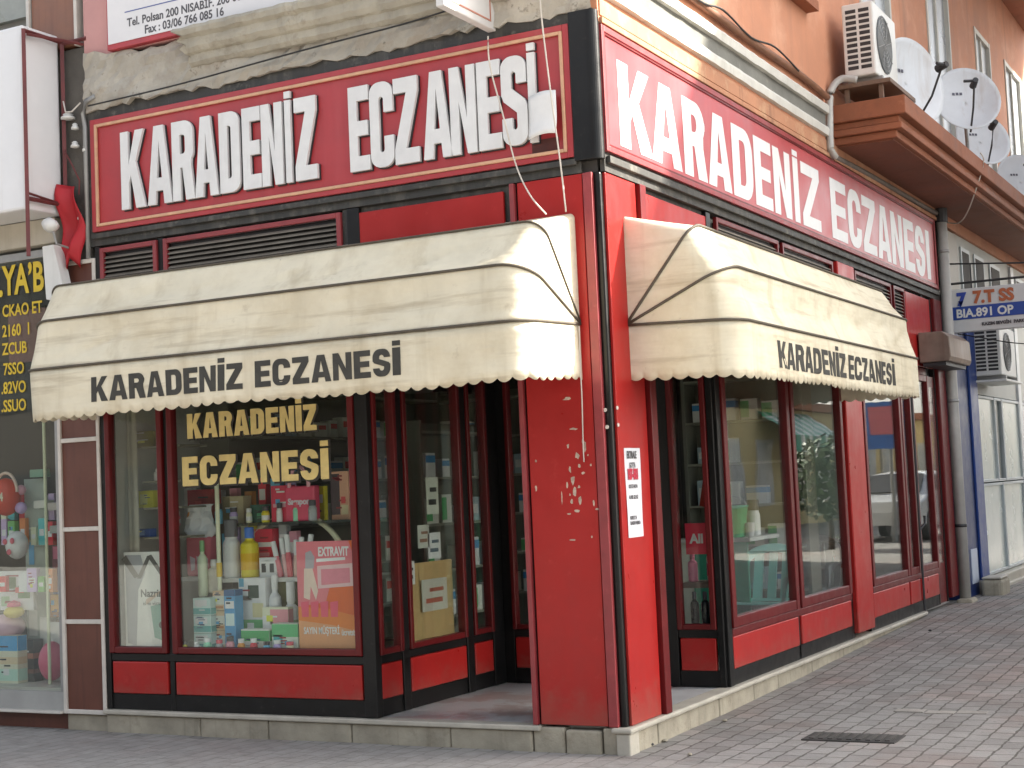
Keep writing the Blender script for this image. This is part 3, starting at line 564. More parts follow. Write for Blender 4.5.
# ================================================================= AWNINGS
def awning(M, u0, u1, label, words, exts, txt_h, stem, bar, loc):
    aw = thing('awning', label, 'awning', loc)
    zp, arm, vh, r = 2.577, .75, .345, .16
    def path(th, rad, D):
        q = [(u0, (D-rad)*i/4) for i in range(5)]
        q += [(u0+rad-rad*math.cos(R(90*i/8)), D-rad+rad*math.sin(R(90*i/8))) for i in range(1, 9)]
        q += [(u0+rad+(u1-u0-2*rad)*i/110, D) for i in range(1, 110)]
        q += [(u1-rad+rad*math.sin(R(90*i/8)), D-rad+rad*math.cos(R(90*i/8))) for i in range(9)]
        q += [(u1, (D-rad)*(4-i)/4) for i in range(1, 5)]
        c, s = math.cos(R(th)), math.sin(R(th))
        return [(u, v*c, zp+v*s) for u, v in q]
    ribs = [path(90, .03, .69), path(51, .12, arm), path(24.5, .20, arm), path(-2, r, arm)]
    rr = random.Random(int(u1*10))
    b = B(); rows = []
    for k in range(3):
        A, C = ribs[k], ribs[k+1]
        for j in range(13):
            t = j/12; sag = -.034*math.sin(math.pi*t); row = []
            for i, (p, q) in enumerate(zip(A, C)):
                P = Vector(p).lerp(Vector(q), t); o = Vector((0, P.y, P.z-zp)); nrm = o.normalized() if o.length > .05 else Vector((0, 0, 0))
                fold = mnoise.noise((P.x*1.1+k*3.7, t*2.2+k*5, u1*3))*.026+mnoise.noise((P.x*3.2+t*2.5, t*3.1+k*9, u1*7))*.014
                fold -= .016*max(0, 1-abs(mnoise.noise((P.x*1.6+t*1.3+k*4, t*1.2, u0*5)))*7)
                wr = fold*1.0
                P = P+nrm*((sag+wr*math.sin(math.pi*t)*(1 if k else .4))*min(1, max(.0, min(p[0]-u0, u1-p[0])/.4)))
                if k == 0 and j == 0: P = Vector(p)
                row.append(M(P.x, max(.003, P.y), P.z))
            if not (k > 0 and j == 0): rows.append(row)
    b.grid(rows); b.build('canopy', CLOTH, aw, smooth=True, recalc=True, solidify=.003)
    for k in (1, 2, 3):
        sx = lambda u: .004*max(-1, min(1, (u-(u0+u1)/2)/((u1-u0)/2-.3)))
        b = B(); b.tube([M(u+(sx(u) if abs(sx(u)) > .0039 else 0), y+.005, z+.004) for u, y, z in ribs[k]], .0095 if k > 1 or M is R_ else .0075, 6); b.build('rib', PIPING, aw, smooth=True)
    # valance with scalloped hem
    base = ribs[3]; dense = []; L = 0
    for i in range(len(base)-1):
        p, q = Vector(base[i]), Vector(base[i+1]); n = max(1, int((q-p).length/.011))
        for t in range(n): dense.append((p.lerp(q, t/n), L+(q-p).length*t/n))
        L += (q-p).length
    dense.append((Vector(base[-1]), L))
    def wob(s, t): return t*(.010*mnoise.noise((s*2.3, t*.8, u1))+.008*math.sin(s*5.3+1)+.005*math.sin(s*13+2)+.003*math.sin(s*31))
    rows = []
    for j in range(7):
        t = j/6; row = []
        for p, s in dense:
            sj = s+.022*mnoise.noise((s*2.1, u1*3, 0)); hem = (.026+.007*mnoise.noise((s*6, u1, 2)))*abs(math.sin(math.pi*sj/.098))**.7+.010*mnoise.noise((s*1.7, u0, 5))
            out = Vector((0, 1, 0)); w_ = wob(s, t)*min(1, max(0, p.y/.3))
            row.append(M(p.x, max(.004, p.y+w_), p.z-(vh-.028+hem+.006*math.sin(s*2.1))*t))
        rows.append(row)
    b = B(); b.grid(rows); va = b.build('valance', CLOTH, aw, smooth=True, recalc=True, solidify=.003)
    b = B(); sfront = lambda u: (arm-r)+math.pi/2*r+(u-u0-r)
    for wd, (a, c) in zip(words, exts):
        letters(b, wd, spread(wd, a, c), 0, txt_h, stem, bar, .0, .0012, lambda u, d, z: (u, d, z))
    zt = base[20][2]-.085-txt_h; yd = arm*math.cos(R(2))
    vs = []
    for u, d, z in b.v:
        zz = zt+z; t = (base[20][2]-zz)/vh; vs.append(M(u, yd+wob(sfront(u), t)+.0035+d, zz))
    b.v = vs; b.build('lettering', PRINT, va)
    return aw
awning(L_, -4.08, -.17, 'long cream scalloped awning with black lettering over the left display windows', ['KARADENİZ', 'ECZANESİ'], [(-3.428, -2.170), (-2.072, -1.0)], .165, .046, .035, (-2.1, 0, 2.2))
awning(R_, .28, 4.85, 'cream scalloped awning with dark ribs over the side street windows', ['KARADENİZ', 'ECZANESİ'], [(.93, 2.475), (2.57, 3.90)], .175, .055, .036, (0, 2.5, 2.2))

# ================================================================= NEIGHBOUR ON THE LEFT
NB = thing('neighbour_shop', 'neighbouring shop with brown veneer pillar and yellow lettering on its dark window', 'building', (-6.5, 0, 0))
def npart(b, name, mat, **k): return b.build(name, mat, NB, **k)
b = B(); b.box(-12, -4.475, .03, .3, -.2, .115); npart(b, 'plinth', BROWN, bevel=.004)
b = B(); b.box(-12, -4.472, -.06, .32, .117, .135); npart(b, 'sill', OFFW, bevel=.004)
b = B(); b.box(-12, -4.472, -.0, .3, .136, .27); npart(b, 'sill_panel', pmat('pale_grey_panel', (.36, .36, .34), .6, .08, 5))
b = B(); b.box(-12, -4.46, .55, .7, .1, 3.56); npart(b, 'back_panel', INDARK)
b = B(); b.box(-12, -4.46, .04, .56, .27, .29); npart(b, 'display_deck', OFFW)
b = B(); b.box(-12, -4.12, .06, 6, 3.58, 3.7); b.box(-12, -4.38, .055, 6, 3.7, 9.6); npart(b, 'core_wall', pmat('grey_render', (.30, .29, .26), .9, .12, 3, bump=.3))
b = B(); b.box(-12, -4.42, -.05, .05, 3.575, 3.765); npart(b, 'fascia_band', pmat('beige_band', (.46, .42, .34), .7, .08, 5, streak=((.3, .26, .2), 10, .55, .75, .5)), bevel=.006)
# pillar of brown panels in off-white strips
b = B(); b.box(-4.43, -4.085, -.015, .2, .12, 3.40); pil = npart(b, 'pillar', BROWN)
b = B(); b.box(-4.462, -4.432, -.032, .2, .118, 3.42); b.build('strip', OFFW, pil, bevel=.004)
b = B(); b.box(-4.083, -4.053, -.032, .2, .118, 3.42); b.build('strip', OFFW, pil, bevel=.004)
for z in (.118, .765, 1.435, 2.085, 2.74, 3.39): b = B(); b.box(-4.431, -4.084, -.03, .0, z, z+.032); b.build('strip', OFFW, pil, bevel=.004)
b = B(); b.box(-4.46, -4.05, .0, .2, -.2, .116); npart(b, 'pillar_base', BASEST, bevel=.015)
b = B(); b.box(-4.38, -4.12, .02, .2, 3.42, 5.02); npart(b, 'raw_concrete', pmat('raw_concrete', (.13, .12, .105), .9, .2, 6, bump=.5, spots=[((.25, .23, .2), 7, .58, .74, .6)]))
b = B(); b.box(-4.645, -4.21, -.0, .06, 5.04, 9.5); up_ = npart(b, 'pillar', pmat('warm_brown_panel', (.23, .095, .05), .45, .14, 4, streak=((.15, .05, .03), 16, .5, .7, .5)))
for x in (-4.69, -4.208): b = B(); b.box(x, x+.03, -.02, .06, 5.03, 9.5); b.build('strip', OFFW, up_, bevel=.004)
b = B(); b.box(-8, -4.70, .0, .05, 5.35, 7.0); npart(b, 'window', pmat('painted_reflection_glass', (.30, .31, .27), .3, .25, 3, spots=[((.15, .14, .09), 2.2, .5, .6, .7)]))  # opaque pane; a tree-like reflection is mottled into its colour
# display window: frame, pane with yellow lettering
b = B(); b.box(-4.52, -4.473, .0, .05, .275, 3.55); b.box(-12, -4.52, .0, .05, 3.49, 3.55); nw = npart(b, 'shop_window', GREYP, bevel=.004)
b = B(); b.box(-12, -4.522, .02, .026, .275, 3.49); b.build('pane', GLASS, nw)
YEL = pmat('yellow_letter', (.66, .47, .02), .5, .08, 14)
b = B()
def ntext(s, px, py, h, sx=.7, fat=.018):
    c = at(px, py, 1, .012); text(b, s, c.x, c.z, h, .013, .017, L_, 0, fat*h, 'LEFT', sx)
bN = b; L2 = lambda u, d, z: (u, d, z)
def ntext(s, px, py, h, sx=.62, fat=.02):
    c = at(px, py, 1, .014); text(bN, s, c.x, c.z, h, .0165, .0175, L2, 0, fat*h, 'LEFT', sx)
ntext('.', -2, 296, .30, .8, .03); ntext('YA’B', 3, 295, .31, .66, .03)
for s, px, py in (('CKAO ET', 2, 317), ('2160  1', 2, 337), ('ZCUB', 2, 355), ('7SSO', 3, 375), ('.82VO', 1, 394), ('.SSUO', 1, 412)): ntext(s, px, py, .125, .78, .022)
bN.build('lettering', YEL, nw)
b = B(); c0, c1 = at(8, 312, 1, .2), at(46, 360, 1, .2); b.box(c0.x, c1.x, .2, .22, c1.z, c0.z); npart(b, 'backing_card', solid('dusky_pink_card', (.22, .10, .09)))
# big white lightbox on a dark red steel frame
lb = thing('lightbox_sign', 'large blank white lightbox sign above the neighbouring shop', 'sign', (-5.5, -.2, 3.77))
b = B(); b.box(-7.0, -4.36, -.385, -.02, 3.77, 5.13); b.build('box', pmat('white_lightbox', (.74, .74, .74), .35, .04, 3, streak=((.45, .45, .44), 6, .58, .8, .4)), lb, bevel=.02)
sf = thing('sign_frame', 'dark red steel frame standing around the end of the white lightbox', 'frame', (-4.3, -.2, 3.6))
FR2 = pmat('oxide_red_steel', (.14, .03, .03), .6, .2, 10)
def bar(p0, p1, r=.016): b = B(); b.tube([p0, p1], r, 4); b.build('bar', FR2, sf)
for y, z0 in ((-.41, 3.42), (-.03, 3.72)): bar((-4.32, y, z0), (-4.32, y, 5.08), .02)
bar((-4.32, -.41, 5.07), (-4.32, .02, 5.07)); bar((-4.32, -.41, 3.84), (-4.32, .02, 3.84)); bar((-4.32, -.41, 3.88), (-4.32, -.03, 3.84), .01)
bar((-4.34, -.03, 5.06), (-4.08, -.03, 5.06)); bar((-4.32, -.38, 5.05), (-4.10, .0, 5.02), .012)
# red cloth bundle hanging at the gap
b = B(); rows = []
for j in range(15):
    t = j/14; z = 4.0-.62*t; row = []
    for i in range(13):
        s = i/12; wdt = .19-.05*t+.05*math.sin(t*3); x = -4.375+.02*math.sin(t*4)+t*.06+wdt*s
        row.append((x, -.06-.035*math.sin(s*7+t*4)-.03*math.sin(t*9), z-.10*t*(1-abs(s-.45)*2.2)*(-1)-.04*s*(1-t)-(.1*t if .2 < s < .6 else 0)))
    rows.append(row)
b.grid(rows); tag(b.build('red_cloth', pmat('red_banner_cloth', (.50, .02, .03), .6, .1, 5, transl=.15), smooth=True, solidify=.004), 'crumpled red cloth hanging in the gap beside the left fascia sign', 'cloth')
# insulators, conduit and loose wires in the gap
for i, (px, py, w) in enumerate(((71, 118, .055), (78, 128, .03), (78, 146, .034), (88, 150, .022), (83, 218, .02))):
    c = at(px, py, 1, -.0); b = B(); b.lathe([(w*.4, -.02), (w, -.015), (w*.95, .0), (w*.6, .008), (w*.7, .02), (w*.35, .03)], (c.x, -.03, c.z), 12)
    tag(b.build('insulator', WHITEP, smooth=True), ['broad white porcelain insulator highest in the gap left of the fascia sign', 'small white insulator just below the broad one in the wall gap', 'white insulator halfway down the gap beside the grey conduit', 'narrow white clip on the conduit at the left edge of the fascia sign', 'lowest white clip on the conduit beside the red cloth'][i], 'insulator', 'insulators in the wall gap')
b = B(); b.tube([(-4.11, -.03, 3.42), (-4.11, -.03, 4.4), (-4.12, -.035, 4.5), (-4.07, -.06, 4.58), (-3.98, -.06, 4.60)], .018, 8); tag(b.build('conduit', GREYP, smooth=True), 'grey vertical conduit running up beside the left fascia sign', 'conduit')
b = B(); b.tube([(-4.31, -.04, 4.62), (-4.27, -.06, 4.53), (-4.2, -.07, 4.52), (-4.13, -.05, 4.58)], .006, 6); tag(b.build('loose_wire', OFFW), 'pale loose wire looping across the wall gap', 'wire')
b = B(); b.tube([(-4.31, -.04, 4.25), (-4.27, -.07, 4.22), (-4.2, -.08, 4.12), (-4.15, -.06, 4.0), (-4.17, -.05, 3.9)], .006, 6); tag(b.build('loose_wire', FR2), 'reddish loose wire drooping behind the red cloth', 'wire')
# white spotlight and white folded arm
sp = thing('spotlight', 'small white spotlight pointing down at the neighbouring window', 'lamp', tuple(at(50, 225, 1, -.25)))
c = at(50, 225, 1, -.25); b = B(); b.lathe([(.02, .05), (.045, .04), (.055, -.0), (.05, -.04), (.02, -.055)], (0, 0, 0), 14, M=lambda x, y, z: (c.x+x*.8-z*.75, c.y+y, c.z+z*.7+x*.6)); b.build('lamp_head', WHITEP, sp, smooth=True)
b = B(); b.tube([(c.x+.02, c.y, c.z-.03), (c.x+.04, c.y+.02, c.z-.14), (c.x+.05, -.03, c.z-.17)], .009); b.build('bracket', GREYP, sp)
b = B(); q = [at(x, y, 1, -.12) for x, y in ((46, 247), (57, 245), (66, 285), (66, 298), (56, 301), (50, 300))]; b.poly([(v.x, v.z) for v in q], (), .06, .16, L_); tag(b.build('folded_arm', WHITEP, bevel=.006), 'white folded awning arm hanging above the brown pillar', 'bracket')

# ================================================================= SIGNS AND CABLES ON THE LEFT UPPER FRONT
bs = thing('wall_sign', 'white office sign board with red edge and printed phone numbers above the cornice', 'sign', (-2.4, -.03, 4.9))
b = B(); b.box(-3.82, -.9, -.09, -.035, 4.905, 6.1); b.build('board', pmat('red_sign_edge', (.42, .05, .06), .5), bs, bevel=.004)
b = B(); b.box(-3.805, -.91, -.096, -.091, 4.945, 6.08); b.build('face', pmat('white_sign_face', (.70, .69, .69), .4, .04, 4), bs)
BL = solid('blue_print', (.10, .13, .32)); GP = solid('grey_print', (.08, .075, .08))
b = B(); s_ = lambda u, d, z: (u, -d, z)
text(b, 'Tel. Polsan 200 NISABİF. 200 064 33', -3.62, 5.045, .084, .0965, .0975, s_, 0, .002, 'LEFT', .92); text(b, 'Fax : 03/06 766 085 16', -3.46, 4.965, .084, .0965, .0975, s_, 0, .002, 'LEFT', .92); b.build('lettering', GP, bs)
b = B(); b.box(-3.64, -1.2, -.0975, -.0965, 5.15, 5.158); b.poly([(-3.62, 5.45), (-3.52, 5.38), (-3.50, 5.24), (-3.55, 5.235), (-3.62, 5.33)], (), .0965, .0975, L_); b.build('emblem', BL, bs)
hs_ = thing('hanging_sign', 'small white projecting sign with red border seen from below at the top', 'sign', (-.68, -.3, 4.5))
b = B(); b.box(-.715, -.655, -.66, -.01, 4.485, 5.1); b.build('box', pmat('white_box_sign', (.66, .65, .63), .4, .04, 4), hs_, bevel=.008)
b = B()
for q in ((-.585, -.575, 4.53, 5.0), (-.095, -.085, 4.53, 5.0), (-.575, -.095, 4.53, 4.54)): b.box(-.654, -.651, q[0], q[1], q[2], q[3])
b.build('border', solid('salmon_line', (.5, .2, .14)), hs_)
b = B(); b.poly([(-.42, 4.68), (-.25, 4.68), (-.28, 4.85), (-.38, 4.85)], (), -.654, -.651, lambda u, d, z: (d, u, z)); b.build('emblem', solid('orange_mark', (.6, .2, .08)), hs_)
def cable(name, label, pts, r, mat, cat='cable'):
    P = [Vector(p) for p in pts]; out = []
    for i in range(len(P)-1):
        a, b_, c_, d_ = P[max(0, i-1)], P[i], P[i+1], P[min(len(P)-1, i+2)]
        for k in range(6):
            t = k/6; out.append(.5*((2*b_)+(c_-a)*t+(2*a-5*b_+4*c_-d_)*t*t+(3*b_-a-3*c_+d_)*t**3))
    out.append(P[-1]); b = B(); b.tube(out, r, 6); return tag(b.build(name, mat, smooth=True), label, cat)
cable('black_cable', 'thin black cable strung along the crumbling stone above the left fascia sign', [at(88, 106, 1, -.09), at(180, 84, 1, -.09), at(300, 51, 1, -.09), at(400, 25, 1, -.1), at(455, 8, 1, -.1)], .006, CABLE)
CORD = pmat('white_cord', (.6, .55, .48), .7)
cable('white_cord', 'white cord sagging in a curve from the small projecting sign to the left awning', [at(488, 36, 1, -.2), at(490, 66, 1, -.16), at(503, 115, 1, -.14), at(516, 165, 1, -.12), at(530, 195, 1, -.2), at(546, 214, 1, -.28)], .005, CORD, 'cord')
cable('white_cord', 'nearly straight white cord dropping across the fascia sign to the awning corner', [at(540, -20, 1, -.16), at(541, 12, 1, -.15), at(551, 95, 1, -.15), at(560, 160, 1, -.13), at(566, 212, 1, -.1)], .005, CORD, 'cord')
cable('white_cord', 'white pull cord hanging below the right corner of the left awning', [at(579, 326, 1, -.06), at(580, 360, 1, -.05), at(582, 400, 1, -.05), at(583, 440, 1, -.04), at(584, 462, 1, -.035)], .004, CORD, 'cord')

# ================================================================= SIDE STREET WALL FITTINGS
cable('conduit', 'brown conduit running along the orange wall above the white cornice', [(.075, .2, 4.975), (.075, 1.5, 4.985), (.078, 2.7, 4.97), (.075, 4.0, 4.985), (.08, 4.82, 4.95)], .030, pmat('brown_conduit', (.22, .10, .055), .6, .2, 8), 'conduit')
cable('black_cable', 'black cable wound loosely over the brown conduit on the orange wall', [(.10, .9, 5.05), (.11, 1.6, 4.97), (.108, 2.1, 5.03), (.112, 2.7, 4.97), (.105, 3.3, 5.04), (.11, 3.9, 4.98)], .008, CABLE)
cable('drain_hose', 'grey drain hose bending from the air conditioner down past the balcony end', [(.30, 5.03, 5.12), (.16, 5.0, 5.14), (.08, 4.93, 5.02), (.07, 4.88, 4.75), (.075, 4.84, 4.5), (.08, 4.95, 4.44)], .035, PIPE, 'hose')
cable('conduit', 'dark conduit running under the balcony along the top of the side sign', [(.05, 4.9, 4.45), (.055, 6.0, 4.475), (.055, 7.6, 4.49), (.06, 9.0, 4.50), (.07, 9.5, 4.52)], .028, pmat('dusty_conduit', (.16, .13, .11), .7, .2, 8), 'conduit')
cable('black_cable', 'black cable sagging below the balcony soffit to its outer edge', [(.08, 9.45, 4.45), (.25, 9.3, 4.40), (.45, 8.8, 4.42), (.60, 8.55, 4.6), (.72, 8.5, 4.9), (.70, 8.45, 5.0)], .008, OFFW)
dp = thing('downpipe', 'grey rainwater downpipe at the far end of the red side front', 'pipe', (.09, 9.13, .1))
b = B(); b.tube([(.095, 9.13, .1), (.095, 9.13, 4.5)], .062, 14); b.build('pipe', PIPE, dp, smooth=True)
for z in (.95, 2.35, 4.05): b = B(); b.tube([(.095, 9.13, z), (.095, 9.13, z+.035)], .068, 14); b.build('clamp', DARKP if z < 1 else GREYP, dp, smooth=True)
b = B(); b.tube([(.095, 9.13, 4.4), (.095, 9.13, 4.56)], .075, 12); b.build('hopper', DARKP, dp)
b = B(); b.box(.02, .2, 8.98, 9.29, .06, .16); b.build('foot_block', BASEST, dp, bevel=.03)
sb = thing('shutter_box', 'rusty roller shutter box projecting above the side door', 'shutter box', (.15, 8.45, 2.74))
b = B(); n_ = [(.03, 2.74), (.34, 2.74), (.36, 2.79), (.35, 3.0), (.28, 3.06), (.03, 3.06)]
b.add([(x, y, z) for y in (7.92, 8.98) for x, z in n_], [tuple(range(6)), tuple(range(6, 12))[::-1]]+[(i, (i+1) % 6, 6+(i+1) % 6, 6+i) for i in range(6)]); b.build('hood', pmat('rusty_shutter_hood', (.24, .18, .14), .5, .2, 6, metal=.2, streak=((.12, .06, .04), 9, .5, .7, .7)), sb, bevel=.01)
b = B(); b.box(.06, .30, 7.95, 8.95, 2.70, 2.738); b.build('slot', DARKP, sb)

# air conditioner on the balcony end
def air_con(label, y0, y1, x0, x1, z0, z1):
    ac = thing('air_conditioner', label, 'air conditioner', ((x0+x1)/2, (y0+y1)/2, z0))
    b = B(); b.box(x0, x1, y0, y1, z0, z1); b.build('casing', WHITEP, ac, bevel=.015)
    yc, zc, rad = y0+(y1-y0)*.42, (z0+z1)/2, (z1-z0)*.40
    b = B(); b.lathe([(rad, 0), (rad, .006), (rad*.97, .01), (rad*.9, .004), (.02, .004)], (0, 0, 0), 32, M=lambda x, y, z: (x1+.0015+z, yc+x, zc+y)); b.build('fan_recess', pmat('fan_grey', (.10, .11, .115), .5), ac)
    b = B()
    for k in range(6): 
        r_ = rad*(.15+.15*k); b.tube([(x1+.014, yc+r_*math.cos(a), zc+r_*math.sin(a)) for a in [2*math.pi*i/28 for i in range(29)]], .003, 4, cap=False)
    for k in range(8):
        a = k*math.pi/4; b.tube([(x1+.014, yc+.02*math.cos(a), zc+.02*math.sin(a)), (x1+.014, yc+rad*math.cos(a+.3), zc+rad*math.sin(a+.3))], .003, 4)
    b.build('fan_grille', GREYP, ac)
    b = B(); h = (z1-z0-.10)/11
    for i in range(11):
        z = z0+.05+h*i
        for xa, xb in ((x0+.035, (x0+x1)/2-.012), ((x0+x1)/2+.012, x1-.035)):
            b.box(xa, xb, y0-.003, y0-.0015, z+h*.22, z+h*.85)
    b.build('side_vents', DARKP, ac)
    for y in (y0+.12, y1-.12): b = B(); b.box(x0, x1+.03, y-.025, y+.025, z0-.05, z0-.002); b.build('foot', GREYP, ac)
    return ac
air_con('white air conditioner with round fan standing on the rusty balcony end', 5.10, 5.92, .175, .46, 5.17, 5.84)
b = B(); b.box(.10, .58, 5.10, 6.05, 5.075, 5.115)
for y in (5.14, 5.98): b.box(.15, .19, y, y+.04, 4.927, 5.073); b.box(.46, .50, y, y+.04, 4.927, 5.073)
tag(b.build('metal_stand', pmat('rusty_stand', (.2, .13, .09), .6, .25, 9), bevel=.003), 'rusty low metal stand under the air conditioner on the balcony', 'stand')
# satellite dishes
DISH = pmat('dish_white', (.60, .63, .66), .45, .06, 5, streak=((.36, .30, .24), 7, .58, .78, .5))
def dish(label, c, rad, aim, foot, seed, arm=True):
    c = Vector(c); d = Vector(aim).normalized(); a = d.cross(Vector((0, 0, 1))).normalized(); u = a.cross(d)
    t = thing('satellite_dish', label, 'satellite dish', foot, 'satellite dishes on the balcony')
    M = lambda x, y, z: tuple(c+a*x*.96+u*y*1.04+d*z)
    b = B(); b.lathe([(.002, 0)]+[(rad*i/10, .14*rad*(i/10)**2*2) for i in range(1, 11)], (0, 0, 0), 40, M=M)
    b.f = [f for f in b.f if len(f) == 4]; b.m = [0]*len(b.f); b.build('reflector', DISH, t, smooth=True, solidify=.006)
    b = B(); b.tube([tuple(c+u*(-rad*1.0)+d*.02), tuple(c-u*rad*.55+d*rad*.65), tuple(c-u*rad*.05+d*rad*1.05)], .011, 6); b.build('arm', DARKP, t)
    b = B(); h = c-u*rad*.02+d*rad*1.05; b.tube([tuple(h+d*.07), tuple(h-d*.05)], [.03, .038], 10); b.tube([tuple(h+d*.05), tuple(h+d*.05+a*.12)], .016, 6); b.build('receiver', DARKP, t)
    b = B(); b.tube([foot, (foot[0]-.01, foot[1]+.05, foot[2]+.2), tuple(c-d*.06)], .019, 8); b.build('mast', GREYP, t)
    b = B()
    mk = lambda q, z_: tuple(c+a*q[0]+u*q[1]+d*(z_+.28*rad*(q[0]**2+q[1]**2)/rad**2+.009))
    for k, q in enumerate(((.02, .12), (.07, .12), (.12, .115))):
        x, y = q[0]*rad*2.2, q[1]*rad*2.2; w = .04*rad*2
        b.add([mk((x, y), 0), mk((x+w, y), 0), mk((x+w, y+.05*rad*1.6), 0), mk((x, y+.05*rad*1.6), 0)], [(0, 1, 2, 3)])
    b.build('printed_mark', solid('dish_print', (.09, .09, .12)), t)
    return t
dish('large satellite dish seen nearly edge on behind the air conditioner', (.46, 6.2, 5.30), .42, (.88, -.46, .16), (.40, 6.4, 4.93), 1)
dish('round white satellite dish facing the street in the middle of the balcony', (.62, 8.2, 5.50), .37, (.45, -.87, .34), (.58, 8.4, 4.93), 2)
dish('small satellite dish low behind the round one near the window', (.60, 9.0, 5.22), .33, (.60, -.76, .38), (.56, 9.2, 4.93), 3)
dish('satellite dish at the far right edge of the balcony', (.62, 11.4, 5.15), .34, (.55, -.80, .38), (.56, 11.6, 4.93), 4)

# ================================================================= NEXT SHOP ALONG THE SIDE STREET
NR = thing('neighbour_shop', 'pale glazed shop front with navy blue pillar beyond the grey downpipe', 'building', (0, 11.5, .1))
def rpart(b, name, mat, **k): return b.build(name, mat, NR, **k)
b = B(); b.box(-.15, .03, 9.31, 10.76, .1, 3.45); rpart(b, 'pillar', BLUE, bevel=.01)
b = B(); b.box(.031, .06, 10.32, 10.76, .1, 3.4); rpart(b, 'pillar_edge', pmat('bright_navy', (.015, .05, .22), .4), bevel=.006)
b = B(); b.box(.031, .04, 9.85, 10.2, .26, .66); rpart(b, 'notice_plate', solid('pale_blue_plate', (.45, .5, .6)))
b = B(); b.box(-3.9, -.4, 9.4, 16.4, .1, .2); b.box(-3.9, -3.8, 9.4, 16.4, .2, 4.4); b.box(-3.9, -.05, 16.2, 16.4, .2, 4.4); rpart(b, 'inner_shell', INW)
b = B(); b.box(-.4, .12, 10.25, 16.4, .05, .27); b.box(-.4, .16, 10.6, 16.4, .0, .16); rpart(b, 'plinth', LEDGE, bevel=.015)
PALEF = pmat('pale_frame', (.42, .46, .47), .4, .06, 6); FROST = pmat('frosted_panel', (.50, .56, .53), .22, .02, 3, bump=0)
def glazed(u0, u1, z0, z1, mat, f=.035):
    b = B(); b.box(u0, u0+f, -.04, .03, z0, z1, M=R_); b.box(u1-f, u1, -.04, .03, z0, z1, M=R_); b.box(u0+f, u1-f, -.04, .025, z0, z0+f, M=R_); b.box(u0+f, u1-f, -.04, .025, z1-f, z1, M=R_)
    w = rpart(b, 'window', PALEF, bevel=.004); b = B(); b.box(u0+f, u1-f, -.008, .0, z0+f, z1-f, M=R_); b.build('pane', mat, w)
for u0, u1, m_ in ((10.78, 11.95, FROST), (11.96, 12.45, GLASSR), (12.46, 13.72, FROST)):
    glazed(u0, u1, 1.42, 2.50, m_)
for u0, u1 in ((10.78, 12.2), (12.21, 13.72)): glazed(u0, u1, .28, 1.405, FROST)
b = B(); b.box(-.1, .035, 13.73, 13.95, .27, 4.4); rpart(b, 'post', pmat('white_post', (.55, .57, .58), .4), bevel=.006)
b = B(); b.box(-.1, .0, 10.24, 16.4, 2.515, 4.5); rpart(b, 'upper_panel', pmat('pale_upper_panel', (.40, .41, .38), .6, .1, 3))
for u0, u1 in ((10.5, 11.0), (11.3, 11.9), (12.3, 13.0), (14.2, 15.0)):
    b = B(); b.box(u0, u1, .001, .02, 3.72, 4.3, M=R_); w = rpart(b, 'window', PALEF, bevel=.003); b = B(); b.box(u0+.05, u1-.05, .021, .024, 3.77, 4.25, M=R_); b.build('pane', INDARK, w)
b = B(); b.box(.0, .03, 9.31, 10.23, 3.455, 4.4); rpart(b, 'blank_panel', pmat('cream_panel', (.40, .37, .32), .6, .1, 3))
for u0, u1, m_ in ((13.96, 15.2, FROST), (15.21, 16.3, FROST)): glazed(u0, u1, .28, 2.5, m_)
b = B(); b.box(.1, .34, 9.98, 10.5, .0, .30); tag(b.build('stone_block', BASEST, bevel=.04), 'worn stone block on the pavement at the foot of the navy pillar', 'stone')
b = B(); b.box(.11, .33, 9.99, 10.49, .302, .325); tag(b.build('paving_slab', LEDGE, bevel=.01), 'pale slab lying on top of the stone block by the navy pillar', 'slab')
air_con('white air conditioner mounted over the pale glazed shop front', 10.75, 11.75, .03, .36, 2.72, 3.32)
b = B(); b.box(.03, .42, 10.7, 11.8, 2.64, 2.667); tag(b.build('wall_bracket', WHITEP, bevel=.004), 'white wall bracket carrying the air conditioner over the pale shop', 'bracket')
# blade sign
bl = thing('blade_sign', 'white projecting sign with orange letters and a blue stripe over the side street', 'sign', (.9, 9.5, 3.17))
b = B(); b.box(.02, 2.2, 9.5, 9.62, 3.165, 3.665); b.build('box', pmat('white_sign_box', (.58, .58, .57), .4, .05, 5), bl, bevel=.01)
b = B(); b.box(.04, 2.19, 9.494, 9.498, 3.31, 3.46); b.build('stripe', solid('blue_stripe', (.02, .06, .28)), bl)
F_ = lambda u, d, z: (u, 9.494-d, z)
b = B(); text(b, '7', .14, 3.475, .2, .0, .004, F_, 0, .012, 'LEFT', .95); text(b, 'v', .16, 3.475, .1, .0, .004, F_, 0, .006); b.build('emblem', solid('royal_blue_print', (.03, .06, .33)), bl)
b = B(); text(b, '7.T SS', .32, 3.49, .19, .0, .003, F_, 0, .009, 'LEFT', .95); b.build('lettering', solid('orange_print', (.42, .12, .05)), bl)
b = B(); text(b, 'BIA.891 OP', .12, 3.335, .135, .0005, .004, F_, 0, .004, 'LEFT', .98); b.build('lettering', WHITEP, bl)
b = B(); text(b, 'KAZIM SEVGİN  PARK 12', .40, 3.225, .048, .0, .003, F_, 0, .003, 'LEFT', 1.); b.build('lettering', GP, bl)
b = B(); b.tube([(.02, 9.56, 3.74), (2.2, 9.56, 3.74)], .014); b.build('bracket', DARKP, bl)
b = B(); b.tube([(.02, 9.56, 3.98), (2.2, 9.56, 3.78)], .010)
b.tube([(.3, 9.56, 3.665), (.3, 9.56, 3.96)], .008); b.build('stay', DARKP, bl)
